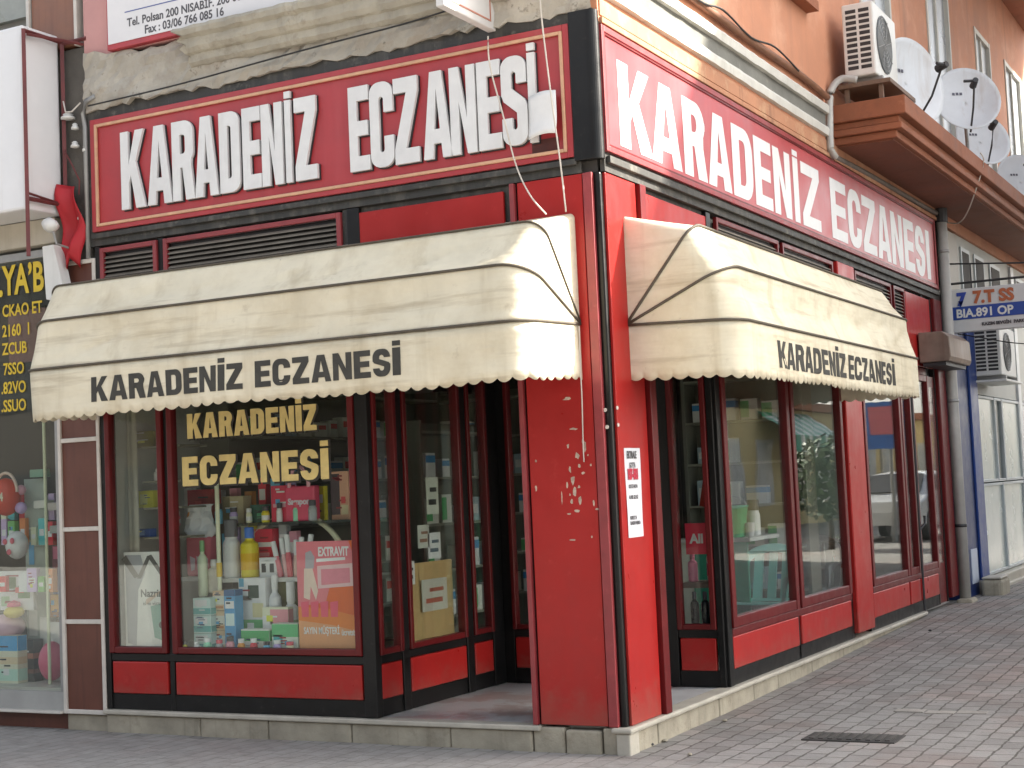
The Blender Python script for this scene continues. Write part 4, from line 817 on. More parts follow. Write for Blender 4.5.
cable('black_cable', 'black cable sagging under the projecting blue and white sign', [(.1, 9.6, 3.16), (.35, 9.7, 3.10), (.7, 9.9, 3.02), (1.2, 10.3, 2.98)], .007, CABLE)

# opening-hours notice on the column
nb = thing('paper_notice', 'tall white paper notice with red and grey print taped to the red column', 'notice', (.025, .38, 1.3))
c0 = at(622, 448, 0, .024); c1 = at(645, 536, 0, .024); y0, y1, z0, z1 = c0.y+.03, c1.y-.02, c1.z, c0.z
b = B(); b.grid([[(.0245+.002*math.sin(z*9+y*14), y, z) for y in [y0+(y1-y0)*i/5 for i in range(6)]] for z in [z0+(z1-z0)*i/8 for i in range(9)]]); b.build('paper', pmat('white_paper', (.66, .67, .70), .7, .03, 5), nb, solidify=.0015)
N_ = lambda u, d, z: (.0285+d, u, z); w = y1-y0; hh = z1-z0
b = B(); text(b, 'EKTRALE', y0+w*.12, z0+hh*.885, .062, 0, .001, N_, 0, .002, 'LEFT', w/.40); text(b, 'GOTTA', y0+w*.25, z0+hh*.78, .045, 0, .001, N_, 0, .001, 'LEFT', w/.40)
for k, t_ in enumerate(('ORTEZI NOYA', 'AL BIR GELEGE', 'NOBETI 24', 'RANDEV MERKA')): text(b, t_, y0+w*.13, z0+hh*(.55, .43, .2, .14)[k], .032, 0, .001, N_, 0, .0005, 'LEFT', w/.36)
b.build('lettering', GP, nb)
b = B(); text(b, '1S7-5S1', y0+w*.10, z0+hh*.655, .083, 0, .001, N_, 0, .006, 'LEFT', w/.38); b.build('lettering', solid('red_print', (.5, .03, .06)), nb)

# drain cover and crack
dc = thing('drain_cover', 'dark square drain grate set in the side street paving', 'drain cover', (1.12, .86, gh(0, .86)+.004))
b = B(); z = gh(0, .86); b.box(.83, 1.40, .72, 1.0, z-.02, z+.006); b.build('frame', pmat('cast_iron', (.05, .047, .042), .7, .3, 14, bump=.4), dc, bevel=.003)
b = B()
for i in range(9): b.box(.87+i*.058, .87+i*.058+.03, .75, .97, z+.0065, z+.012)
b.build('bars', pmat('cast_iron_bar', (.075, .07, .063), .7, .3, 14, bump=.4), dc)
rr = random.Random(21)
for k, (px, py) in enumerate(((652, 746), (665, 742), (725, 722), (930, 630), (690, 756))):
    c = at(px, py, 2, gh(0, at(px, py, 2, .03).y)); b = B(); r_ = rr.uniform(.014, .024)
    b.lathe([(r_*.4, 0), (r_, .006), (r_*.8, .012), (r_*.3, .016)], (c.x, c.y, gh(0, c.y)+.003), 7)
    tag(b.build('pebble', DARKP if k in (0, 3) else BASEST), ['dark pebble nearest the corner stone', 'pale pebble beside the dark one near the corner step', 'pale pebble at the foot of the side step', 'dark lump lying alone on the side street paving', 'pale pebble at the bottom edge of the paving'][k], 'pebble', 'bits of grit on the paving')

# ================================================================= ACROSS THE STREETS (seen in the window glass; the tall block is added and sized to shade the side street)
def block(label, name, x0, x1, y0, y1, h, mat, face, floors, cols, z0=0, roof=.25, wm=WHITECOR, pm=WINGREY):
    t = thing(name, label, 'building', ((x0+x1)/2, (y0+y1)/2, z0))
    b = B(); b.box(x0, x1, y0, y1, z0-.2, z0+h); w = b.build('wall', mat, t)
    b = B(); b.box(x0-.3, x1+.3, y0-.3, y1+.3, z0+h+.002, z0+h+roof); b.build('roof', RUST, t)
    for f in range(floors):
        for k in range(cols):
            zz = z0+.6+f*3.0+(.9 if f else .2); hgt = 1.5 if f else 1.9
            L = (y1-y0) if face in 'xX' else (x1-x0); s = L/cols; a = (y0 if face in 'xX' else x0)+s*(k+.2); c = a+s*.6
            if face == 'x': M = lambda u, d, z: (x0-d, u, z)
            else: M = lambda u, d, z: (u, y1+d, z)
            b = B(); b.box(a, c, -.0+.002, .06, zz, zz+hgt, M=M); q = b.build('window', wm, t)
            b = B(); b.box(a+.1, (a+c)/2-.03, .061, .065, zz+.1, zz+hgt-.1, M=M); b.box((a+c)/2+.03, c-.1, .061, .065, zz+.1, zz+hgt-.1, M=M); b.build('pane', pm, q)
    return t
block('tall pale apartment block added across the side street to block the sun', 'apartment_building', 6.0, 18, 8.76, 18.5, 12.775, pmat('pale_render', (.60, .56, .48), .85, .06, 2), 'x', 4, 5)
block('low yellow house beyond the tall block on the side street', 'yellow_house', 10.5, 16, 24, 60, 3.6, pmat('yellow_render', (.58, .47, .24), .85, .06, 2), 'x', 1, 13)
block('cream building closing the far end of the side street', 'apartment_building', -12, 5.5, 48, 56, 10, pmat('cream_render', (.5, .46, .38), .85, .06, 2), 'Y', 1, 1)
block('long dark brown building across the main street', 'apartment_building', -46, 12, -34, -24, 10.5, pmat('brown_brick', (.045, .036, .03), .85, .06, 2), 'Y', 3, 12, wm=DARKP, pm=DARKP)
# green and white striped awning and a shop sign on the yellow house
sa = thing('striped_awning', 'green and white striped awning on the yellow house across the street', 'awning', (9.9, 35.4, 2.25))
b = B(); G1 = solid('awning_green', (.03, .30, .20)); W1 = solid('awning_white', (.62, .66, .62))
for i in range(12): b.add([(10.45, 33+i*.4, 3.5), (10.45, 33.4+i*.4, 3.5), (9.3, 33.4+i*.4, 2.75), (9.3, 33+i*.4, 2.75), (9.3, 33.4+i*.4, 2.25), (9.3, 33+i*.4, 2.25)], [(0, 1, 2, 3), (3, 2, 4, 5)], i % 2)
b.build('canopy', [G1, W1], sa, solidify=.01)
ss = thing('street_sign', 'blue and pink advertising sign on a post across the side street', 'sign', (4.4, 24, .12))
b = B(); b.box(3.9, 4.9, 23.95, 24.05, 2.1, 3.1); b.build('panel', solid('sign_blue', (.05, .16, .5)), ss); b = B(); b.box(4.1, 4.8, 23.93, 23.949, 2.4, 3.0); b.build('picture', solid('sign_pink', (.6, .16, .2)), ss)
b = B(); b.tube([(4.4, 24, .1), (4.4, 24, 2.1)], .05); b.build('post', GREYP, ss)
# parked car
car = thing('parked_car', 'white hatchback parked across the side street', 'car', (4.7, 26, .118))
prof = [(-1.95, .35), (-1.98, .62), (-1.9, .85), (-1.05, .98), (-.45, 1.42), (.95, 1.46), (1.55, 1.05), (1.95, .92), (2.0, .55), (1.95, .33)]
b = B(); n = len(prof); rows = []
for xo, k in ((-.84, .90), (-.80, .98), (-.55, 1.02), (0, 1.03), (.55, 1.02), (.80, .98), (.84, .90)):
    rows.append([(4.7+xo*(1 if z < 1 else .86), 26+y*(1 if abs(xo) < .8 else .98), .118+.3+(z-.3)*k) for y, z in prof])
b.grid(rows); b.add(rows[0]+rows[-1], [tuple(range(n)), tuple(range(n, 2*n))[::-1]]); b.build('body', pmat('white_car_paint', (.68, .69, .70), .2, .02, 3, coat=.6), car, smooth=False, bevel=.03, weld=True)
for s in (-1, 1):
    b = B(); b.add([(4.7+s*.775, 26+y, .118+z) for y, z in ((-.95, 1.0), (-.45, 1.36), (.85, 1.38), (1.3, 1.05))]+[(4.7+s*.80, 26+y, .118+z) for y, z in ((-.95, 1.0), (-.45, 1.36), (.85, 1.38), (1.3, 1.05))], [(0, 1, 2, 3), (7, 6, 5, 4), (0, 4, 5, 1), (1, 5, 6, 2), (2, 6, 7, 3), (3, 7, 4, 0)]); b.build('side_window', DARKP, car)
    for y in (-1.2, 1.25):
        b = B(); b.lathe([(.12, -.1), (.30, -.1), (.31, -.06), (.31, .06), (.30, .1), (.12, .1)], (0, 0, 0), 24, M=lambda x, yy, z, s=s, y=y: (4.7+s*.76+z, 26+y+x, .118+.31+yy)); wh = b.build('wheel', DARKP, car)
        b = B(); b.lathe([(.03, .0), (.19, .0), (.19, .015), (.03, .03)], (0, 0, 0), 16, M=lambda x, yy, z, s=s, y=y: (4.7+s*(.86+.001)+s*z, 26+y+x, .118+.31+yy)); b.build('rim', GREYP, wh)
b = B(); b.add([(4.7+x, 26+y, .118+z) for x in (-.62, .62) for y, z in ((-1.0, 1.03), (-.5, 1.4), (-.53, 1.43), (-1.06, 1.05))], [(0, 1, 2, 3), (7, 6, 5, 4), (0, 4, 5, 1), (1, 5, 6, 2), (2, 6, 7, 3), (3, 7, 4, 0)]); b.build('windscreen', DARKP, car)
for s in (-.6, .6): b = B(); b.box(4.7+s-.16, 4.7+s+.16, 24.01, 24.06, .72, .86); b.build('headlight', WHITEP, car, bevel=.02)
# round bush in front of the yellow house
bu = thing('bush', 'round clipped green bush standing in front of the yellow house', 'bush', (5.0, 21.3, .12))
b = B(); b.tube([(5.0, 21.3, .1), (5.0, 21.3, .9)], .06); b.build('trunk', pmat('bark', (.09, .06, .04), .9), bu)
b = B(); rr = random.Random(9)
for i in range(900):
    v = Vector((rr.gauss(0, 1), rr.gauss(0, 1), rr.gauss(0, 1))).normalized()*(rr.uniform(.55, 1.)**.5)*.85; c = Vector((5.0, 21.3, 1.55))+v; a = Vector((rr.gauss(0, 1), rr.gauss(0, 1), rr.gauss(0, 1))).normalized()*.09; e = a.cross(v+Vector((.1, 0, 0))).normalized()*.06
    b.add([c-a, c+e, c+a, c-e], [(0, 1, 2, 3)])
b.build('crown', pmat('leaf_green', (.035, .085, .02), .6, .3, 3), bu, recalc=False)

# ================================================================= DISPLAY WINDOWS: fittings
def C(hexs): 
    h = [int(hexs[i:i+2], 16)/255 for i in (0, 2, 4)]; return tuple(min(.78, 1.55*(x/12.92 if x <= .04045 else ((x+.055)/1.055)**2.4)) for x in h)
def cm(hexs, rough=.4): return solid('colour_'+hexs, C(hexs), rough)
def P1(px, y): v = (px-512); return at(px, 560, 1, y).x
def zat(py, px, y): return at(px, py, 1, y).z
b = B(); b.box(-3.99, -1.80, .06, .95, .50, .555); part(b, 'display_deck', WHITEP, bevel=.004)
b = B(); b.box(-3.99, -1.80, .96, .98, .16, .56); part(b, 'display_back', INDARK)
ZT = zat(577, 260, .48)
st = thing('display_stand', 'low dark green display step with pale edge inside the large window', 'stand', (-2.6, .55, .556))
b = B(); b.box(-3.30, -2.0, .38, .80, ZT-.03, ZT); b.build('shelf_board', WHITEP, st, bevel=.003)
b = B(); b.box(-3.02, -2.0, .40, .41, .556, ZT-.031); b.build('front_board', cm('4a4a22'), st)
for x in (-3.27, -2.05): b = B(); b.box(x, x+.03, .7, .76, .556, ZT-.031); b.build('leg', WHITEP, st)
ZS = zat(521, 300, .58)
b = B(); b.box(-3.35, -1.95, .50, .78, ZS-.02, ZS); t_ = b.build('glass_shelf', glassmat('pale_glass_shelf', (.75, .85, .8), 1.5, 1., .25)); tag(t_, 'upper glass shelf standing behind the display step in the large window', 'shelf')

def carton(label, x, y, z, w, d, h, base, bands=(), rz=0, name='carton', group=None, cat='carton'):
    """printed carton: a box with printed panels standing a hair proud of its front and side"""
    mats = [cm(base)]; b = B(); b.box(-w/2, w/2, 0, d, 0, h)
    for (c_, u0, u1, v0, v1) in bands:
        mats.append(cm(c_)); b.box(-w/2+w*u0, -w/2+w*u1, -.0012, -.0004, h*v0, h*v1, len(mats)-1)
        if u1 > .97: b.box(w/2+.0004, w/2+.0012, d*.04, d*.96, h*v0, h*v1, len(mats)-1)
    if w > .08 and name == 'carton':           # printed lines, stickers
        q = random.Random(int(abs(x)*997+z*131)); mats.append(cm(q.choice(('2c2c30', '3a4a6a', 'e6e2d8', '7a2a30')), .5)); mats.append(cm(q.choice(('e8e4da', 'd8c24a', 'c94a4a', '4a8ab0')), .5))
        for k in range(q.randint(3, 6)):
            v = q.uniform(.12, .9); u = q.uniform(.1, .45); b.box(-w/2+w*u, -w/2+w*min(.92, u+q.uniform(.2, .5)), -.0022, -.0014, h*v, h*v+min(.012, h*.05), len(mats)-2)
        if q.random() < .7: v = q.uniform(.1, .7); u = q.uniform(.1, .6); b.box(-w/2+w*u, -w/2+w*(u+.25), -.003, -.0024, h*v, h*(v+.14), len(mats)-1)
    o = b.build(name, mats, base=(0, 0, 0)); o.location = (x, y, z); o.rotation_euler[2] = R(rz)
    return tag(o, label, cat, group)
def bottle(label, x, y, z, r, h, body, cap, lab=None, name='bottle', group=None, neck=.45, caph=.2, parts=True):
    t = thing(name, label, 'bottle', (x, y, z), group); t['_base'] = (0, 0, 0)
    hb = h*(1-caph); b = B(); b.lathe([(r*.9, 0), (r, h*.03), (r, hb*.80), (r*.92, hb*.87), (r*neck, hb*.95), (r*neck, hb)], seg=18); b.build('body', cm(body, .3), t, smooth=False, bevel=0)
    b = B(); b.lathe([(r*neck*1.15, hb), (r*neck*1.15, h*.985), (r*neck*.95, h)], seg=14); b.build('cap', cm(cap, .35), t)
    if lab:
        b = B(); b.lathe([(r*1.012, hb*.2), (r*1.012, hb*.62)], seg=18); b.build('paper_label', cm(lab), t)
    return t
# --- narrow left window: poster below, shelves above
XA = lambda px: at(px, 560, 1, .10).x
po = thing('poster', 'tall white skin care poster with a green tube standing in the narrow left window', 'poster', (-3.74, .09, .56))
x0, x1 = -3.955, -3.53; zt = zat(552, 140, .09)
b = B(); b.box(x0, x1, .085, .10, .557, zt); b.build('board', cm('bdbdb6'), po)
b = B()
b.poly([(x0+.02, .62), (x0+.10, .60), (x0+.13, 1.0), (x0+.20, 1.12), (x0+.16, zt-.02), (x0+.01, zt-.02)], (), 0, .001, lambda u, d, z: (u, .0845-d, z)); b.build('grey_figure', cm('83868a'), po)
b = B(); b.poly([(x0+.27, .66), (x0+.38, .63), (x0+.37, .86), (x0+.33, .90), (x0+.24, .88)], (), 0, .0012, lambda u, d, z: (u, .0844-d, z)); b.build('tube_picture', cm('6b8f82'), po)
b = B(); b.poly([(x0+.20, .89), (x0+.34, .98), (x0+.35, 1.0), (x0+.20, .93)], (), 0, .0012, lambda u, d, z: (u, .0844-d, z)); b.build('hand_picture', cm('b09a88'), po)
b = B()
for pts in ([(0, 0), (.10, .16), (.13, .15), (.04, 0)], [(.10, .16), (.22, .02), (.25, .03), (.14, .17)], [(.27, 0), (.30, .16), (.34, .1), (.32, 0)], [(-.14, .14), (-.1, .17), (.02, .02), (-.02, .0)]):
    b.poly([(x0+.12+p, zt-.19+q) for p, q in pts], (), 0, .0012, lambda u, d, z: (u, .0842-d, z))
text(b, 'Nazrin', x0+.15, zt-.32, .075, 0, .001, lambda u, d, z: (u, .0842-d, z), 0, .002); text(b, 'el ve vücut', x0+.17, zt-.38, .04, 0, .001, lambda u, d, z: (u, .0842-d, z)); b.lathe([(.026, 0), (.026, .002)], (0, 0, 0), 12, M=lambda x, y, z: (x0+.34+x, .0842-z, zt-.52+y)); b.build('lettering', cm('3c3f3d'), po)
b = B(); b.grid([[(x, .16+.012*math.sin(x*60), z) for x in [-3.97+.10*i/12 for i in range(13)]] for z in (.56, 1.5, 2.6)]); tag(b.build('curtain', cm('8d8a7c'), smooth=True, solidify=.003), 'pale narrow curtain strip hanging at the left edge of the narrow window', 'curtain')
zs = [zat(p, 140, .35) for p in (537, 508, 482, 448)]
for k, z in enumerate(zs):
    b = B(); b.box(-3.86, -3.50, .2, .5, z-.014, z); tag(b.build('wall_shelf', cm('6d6a5c')), ['lowest shelf in the narrow left window, under the blue jar', 'shelf under the yellow carton in the narrow left window', 'shelf of small white bottles in the narrow left window', 'top shelf in the narrow left window just below the awning'][k], 'shelf', 'shelves in the narrow left window')
for k, px in enumerate((118, 132, 155)): bottle(['small white bottle at the left on the narrow window shelf', 'small white bottle in the middle of the narrow window shelf', 'small white bottle at the right on the narrow window shelf'][k], at(px, 480, 1, .3).x+.02, .3, zs[2], .022, .09, 'd5d5cf', 'ffffff', group='white bottles in the narrow window')
carton('bright yellow green carton on the narrow window shelf', at(146, 500, 1, .3).x, .3, zs[1], .14, .08, .125, 'b9b53a', [('d9d27a', .1, .6, .2, .8)])
carton('small green carton beside the yellow one in the narrow window', at(135, 500, 1, .3).x-.06, .32, zs[1], .07, .07, .08, '3f6b35')
carton('small blue carton on the lowest shelf of the narrow window', at(141, 530, 1, .3).x, .3, zs[0], .17, .07, .06, '2a4f96', [('5f83b8', .3, .7, .2, .8)])
carton('dark olive box on the top shelf of the narrow window', at(140, 440, 1, .3).x, .3, zs[3], .26, .1, .12, '6a6322')
# --- large window, lower row
for k in range(3):
    carton(['teal striped carton at the bottom of its stack', 'teal striped carton in the middle of its stack', 'teal striped carton on top of its stack'][k], at(204, 620, 1, .2).x, .18, .556+.125*k, .155, .12, .122, 'a8bfb8', [('4f8f8d', 0, 1, .08, .42), ('dfe5df', .1, .8, .55, .9)], group='teal cartons')
    carton(['peach carton at the bottom of its stack beside the teal ones', 'peach carton in the middle of its stack beside the teal ones', 'peach carton on top of its stack beside the teal ones'][k], at(219, 620, 1, .24).x, .24, .556+.14*k, .10, .12, .137, 'c4a386', [('d9c8b4', 0, 1, .3, .75), ('a8734f', .1, .9, .1, .22)], group='peach cartons')
carton('tall blue carton in the front row of the large window', at(231, 620, 1, .16).x, .15, .556, .095, .09, .43, '3f7fa8', [('a9c9d6', .1, .9, .42, .62), ('dde6e8', .1, .9, .70, .82), ('254a70', .0, 1, .9, 1)])
carton('white carton printed with a dark leaf and green stripe', at(253, 620, 1, .3).x, .3, .556, .235, .11, .50, 'c9cfc4', [('35443a', .35, .75, .72, .9), ('4c8f5a', .0, 1., .28, .42), ('b9b08a', .5, .9, .45, .65), ('4d88a0', .02, .2, .88, 1)])
carton('green banded low carton at the bottom front of the large window', at(256, 635, 1, .13).x, .12, .556, .24, .09, .16, 'bfc9b8', [('3d8a55', 0, 1, .5, .95), ('e2e6dc', .1, .5, .1, .4)])
carton('low carton with green band and turquoise square next to the orange poster', at(286, 635, 1, .13).x, .12, .556, .22, .09, .20, 'b4c4b0', [('4d9a66', 0, 1, .55, .98), ('2f8f94', .05, .4, .30, .62), ('e2e6dc', .5, .9, .08, .4)])
carton('flat cream and pink carton leaning behind the green ones', at(276, 610, 1, .26).x, .25, .556, .22, .06, .30, 'd8c3a5', [('d97f86', .3, 1., .6, .95), ('efe6cf', .0, .4, .5, .8)])
bottle('tall lilac white bottle behind the green cartons', at(276, 600, 1, .36).x, .35, .556, .045, .52, 'b9b9c6', 'c8c8d0', '9aa0b4')
bottle('white pump bottle with pale green label beside the orange poster', at(291, 600, 1, .36).x, .36, .556, .055, .47, 'c9d2c2', 'e1e1d8', '86a07c', neck=.5, caph=.3)
bottle('tall white bottle with green cap at the left of the front row', at(203, 580, 1, .34).x, .34, .93, .035, .40, 'b5bda4', '6f9a6a')
bottle('clear pale bottle standing behind the peach cartons', at(214, 575, 1, .40).x, .40, .95, .045, .24, 'b4ada0', 'd3d0c8')
b = B(); b.box(-3.26, -2.98, .30, .44, .90, .93); tag(b.build('small_shelf', WHITEP), 'small white shelf above the teal and peach carton stacks', 'shelf')
# orange campaign poster
pp = thing('poster', 'orange and pink campaign poster standing at the right of the large window', 'poster', (-2.13, .08, .556))
px0, px1 = at(299, 600, 1, .09).x, at(360, 600, 1, .09).x; pz1 = zat(541, 325, .09); ph = pz1-.557; pw = px1-px0
pM = lambda u, d, z: (px0+u*pw, .0795-d, .557+z*ph)
b = B(); b.box(px0, px1, .08, .095, .557, pz1); b.build('board', cm('b8501c'), pp)
def pquad(nm, col, pts, d=.001):
    b = B(); b.poly(pts, (), 0, d, pM); b.build(nm, cm(col), pp)
pquad('pink_field', 'b8646c', [(0, .42), (.46, .46), (.60, .72), (.98, .78), (.86, 1), (0, 1)])
pquad('pale_field', 'b8825c', [(0, 0), (1, 0), (1, .24), (.5, .30), (0, .34)])
pquad('orange_band', 'c0682a', [(.0, .30), (.55, .26), (1, .20), (1, .33), (.5, .40), (.0, .42)], .0014)
pquad('picture_frame', 'bb9a9c', [(.34, .58), (.92, .60), (.92, .80), (.34, .78)], .0018)
pquad('picture', 'b56a78', [(.40, .61), (.87, .63), (.87, .76), (.40, .75)], .0026)
pquad('title_strip', 'f0dfc9', [(.33, .815), (.80, .83), (.80, .855), (.33, .845)], .0018)
pquad('grey_figure', '8f8a90', [(.14, .76), (.28, .76), (.30, .86), (.24, .92), (.15, .90)], .0018)
pquad('skin_picture', 'dba79b', [(.10, .50), (.20, .48), (.22, .60), (.30, .48), (.34, .56), (.26, .76), (.12, .76)], .0016)
for k in range(4): pquad('bottle_picture', 'c9465c', [(.06+.16*k, .33), (.17+.16*k, .33), (.18+.16*k, .47), (.05+.16*k, .46)], .0022)
b = B(); text(b, 'EXTRAVIT', .36, .87, .11, .0016, .002, pM, 0, .004, 'LEFT', 1.0); text(b, 'SAYIN MÜŞTERİ', .08, .18, .085, .0016, .002, pM, 0, .002, 'LEFT', .95); text(b, 'ücretsiz', .70, .17, .075, .0016, .002, pM, 0, .002); b.build('lettering', cm('f5e8da'), pp)
# --- tier
bottle('white bottle with grey cap standing at the left of the display step', at(231, 560, 1, .45).x, .46, ZT, .062, .42, 'c3c3bd', '55565a', 'd9d9d2', caph=.3, neck=.7)
bottle('yellow bottle with blue cap on the display step', at(250, 560, 1, .45).x, .45, ZT, .066, .36, 'd9ac1f', '2f5fa8', 'c79412', caph=.22)
carton('red carton with pale lettering band behind the yellow bottle', at(264, 550, 1, .56).x, .56, ZT, .16, .08, .34, 'b52f3f', [('e0b9b8', .1, .9, .62, .72), ('d9848a', .1, .8, .42, .5)])
carton('white carton with two black squares on the display step', at(268, 568, 1, .42).x, .42, ZT, .15, .08, .14, 'c9c9c4', [('23262a', .12, .38, .25, .7), ('33363a', .6, .85, .25, .7)])
for k in range(6):
    x = at(279+4.6*k, 560, 1, .42).x
    t = bottle(['first slim pink tube from the left on the display step', 'second slim pink tube from the left on the display step', 'third slim pink tube from the left on the display step', 'slim pink tube just left of the poster top', 'slim pink tube just behind the left edge of the poster', 'slim pink tube farthest right behind the poster'][k], x, .44+.02*(k % 2), ZT, .021, .26+.02*(k % 3), ['c76f78', 'd99a9a', 'b85a62', 'd9a59a', 'c4646c', 'e0b0a8'][k], 'e3c9c4', group='pink tubes on the display step', neck=.8, caph=.42); t.rotation_euler[1] = R(-14+5*k)
tb = thing('toy_bag', 'pink gift bag with crumpled white tissue at the left of the large window', 'bag', (at(202, 560, 1, .5).x, .5, .93))
x = at(202, 560, 1, .5).x; zb, zm, ztp = zat(576, 202, .5), zat(536, 202, .5), zat(503, 202, .5)
b = B(); b.box(x-.11, x+.11, .45, .55, zb, zm); b.build('bag', cm('c4606e'), tb, bevel=.02)
b = B(); rr = random.Random(4); rows = []
for j in range(6): rows.append([(x+(.11+.035*math.sin(j*1.2))*math.cos(a)+rr.uniform(-.02, .02), .5+.06*math.sin(a)+rr.uniform(-.015, .015), zm-.01+(ztp-zm)*j/5) for a in [2*math.pi*i/14 for i in range(15)]])
b.grid(rows); b.build('tissue', cm('b9b9c0'), tb)
b = B()
for k in range(3): b.poly([(x-.06+.06*k, zb+.04), (x-.03+.06*k, zb+.05), (x-.02+.06*k, zb+.13), (x-.07+.06*k, zb+.15)], (), 0, .0015, lambda u, d, z: (u, .449-d, z))
b.build('print', cm('e3a9ae'), tb)
b = B(); b.box(x-.15, x+.15, .40, .60, zb-.03, zb-.002); tag(b.build('small_shelf', WHITEP), 'small pale shelf carrying the pink gift bag', 'shelf')
b = B(); xx = at(219, 560, 1, .3).x; b.tube([(xx, .3, .556), (xx, .3, 1.78)], .016, 10); tag(b.build('display_pole', cm('c9c6a4')), 'pale vertical pole standing left in the large window', 'pole')
b = B(); b.tube([(xx, .3, 1.07), (xx, .3, 1.17)], .021, 10); tag(b.build('pole_clamp', cm('b89a1e')), 'yellow clamp around the pale display pole', 'clamp')
# upper shelf
hb = thing('handbag_box', 'raspberry pink gift bag with looped handle on the upper glass shelf', 'bag', (at(303, 510, 1, .56).x, .56, ZS))
x = at(303, 510, 1, .56).x; b = B(); b.box(x-.125, x+.125, .52, .60, ZS, ZS+.25); b.build('bag', cm('c2405c'), hb, bevel=.012)
b = B(); b.tube([(x+.085*math.cos(a), .52, ZS+.24+.15*math.sin(a)) for a in [math.pi*i/12 for i in range(13)]], .014); b.build('handle', cm('c98a94'), hb)
b = B(); text(b, 'Sampon', x-.10, ZS+.12, .06, 0, .001, lambda u, d, z: (u, .5195-d, z), 0, .003); b.build('lettering', cm('e9b3bd'), hb)
carton('magenta carton beside the pink gift bag on the upper glass shelf', at(281, 500, 1, .56).x, .55, ZS, .16, .08, .26, 'b8324a', [('d98a96', .1, .8, .4, .5)])
carton('dark green bag box on the upper glass shelf', at(268, 510, 1, .56).x-.06, .56, ZS-.0, .20, .12, .13, '1f4a3c', [('3a7a58', .3, .7, .2, .7)])
carton('beige carton at the left on the upper glass shelf', at(233, 510, 1, .6).x, .60, ZS, .19, .1, .20, 'a09578', [('6f6a50', 0, .35, 0, 1)])
carton('peach picture carton at the right end of the upper glass shelf', at(338, 490, 1, .6).x, .62, ZS, .15, .06, .34, 'c08f78', [('3c3036', 0, .5, .1, .95), ('d9b08f', .55, .95, .1, .3)])
carton('red carton at the far left on the upper glass shelf', at(200, 500, 1, .62).x, .62, ZS, .24, .1, .26, '8f2a30', [('b8565a', .3, .9, .4, .6)])
b = B(); cx = at(293, 540, 1, .58).x; b.tube([(cx+.47*math.cos(a), .58, ZT+.0+.44*math.sin(a)) for a in [math.pi*i/24 for i in range(25)]], .021, 8); tag(b.build('hoop', cm('b3b096'), smooth=True), 'large pale hoop arching over the display step', 'hoop')

NUM = ['yellow', 'sky blue', 'pink', 'white', 'lilac', 'orange', 'mint green', 'cream', 'crimson', 'grey']
HEX = ['d9b02a', '5f9fc4', 'd9808f', 'd5d5d0', 'a08fc0', 'd97f3a', '7fbfa0', 'd9c9a0', 'b52f3f', '8f9296']
q = random.Random(31)
for row, (y, z, px0_, px1_, step, word) in enumerate(((.12, .556, 186, 298, 11.5, 'small %s jar in the front row of the large window'), (.62, ZT, 226, 300, 9.5, '%s tube carton at the back of the display step'), (.60, ZS, 184, 345, 14.5, 'little %s bottle along the edge of the upper glass shelf'), (.72, ZS, 190, 350, 14.5, '%s box at the back of the upper glass shelf'))):
    px = px0_; k = 0
    while px < px1_ and k < 10:
        x = at(px, 560, 1, y).x; nm = NUM[(k*3+row) % 10]; hx = HEX[(k*3+row) % 10]
        if row in (0, 2): bottle(word % nm, x, y-.07 if row == 2 else y-.045, z, q.uniform(.022, .032), q.uniform(.075, .12) if row == 0 else q.uniform(.10, .16), hx, q.choice(('e8e8e4', '33333a', 'c94a5a')), q.choice((None, 'efece2')), caph=.28, neck=.75)
        else: carton(word % nm, x, y, z, q.uniform(.05, .10), .05, q.uniform(.28, .40) if row == 1 else q.uniform(.20, .36), hx, [('efece2', .1, .9, .5, .75)])
        px += step*q.uniform(.9, 1.15); k += 1
# --- inside the shop: shelf walls with medicine boxes
def shelf_unit(label, M, w, h, n, depth=.28, loc=(0, 0, .16)):
    t = thing('shelf_unit', label, 'shelf unit', loc); t['_base'] = (0, 0, 0)
    b = B(); b.box(-w/2, -w/2+.03, 0, depth, 0, h); b.box(w/2-.03, w/2, 0, depth, 0, h); b.box(-w/2+.03, w/2-.03, depth-.02, depth, 0, h); b.build('frame', cm('5a5a52'), t)
    for k in range(n): b = B(); z = .12+(h-.2)*k/(n-1); b.box(-w/2+.031, w/2-.031, 0, depth-.021, z-.02, z); b.build('shelf_board', cm('77776c'), t)
    t.rotation_euler[2] = M; return t
shelf_unit('tall pale shelf unit facing the display windows at the back of the shop', 0, 2.5, 2.4, 7, loc=(-2.65, 4.28, .16))
shelf_unit('tall pale shelf unit standing along the party wall of the shop', R(90), 3.2, 2.4, 7, loc=(-3.70, 2.6, .16))
shelf_unit('narrow pale shelf unit behind the porch door', 0, 1.1, 2.4, 7, loc=(-.7, 4.28, .16))
shelf_unit('pale shelf unit just inside the porch flank window', R(90), 1.25, 2.0, 6, loc=(-2.35, 2.25, .16))
rr = random.Random(17)
protos = []
for base, bands, lb in (('c9cbc2', [('3a78a8', 0, 1, .6, .9)], 'white medicine box with a blue band on the dim shop shelves'), ('bfc4b4', [('4f9a60', 0, .5, .1, .9)], 'pale medicine box with a green half on the dim shop shelves'), ('c9c2b2', [('b5443a', .1, .9, .5, .8)], 'cream medicine box with a red band on the dim shop shelves'), ('8f9fa8', [('dfe3e3', .1, .9, .3, .7)], 'grey blue medicine box with white panel on the dim shop shelves')):
    protos.append((base, bands, lb))
first = [None]*4
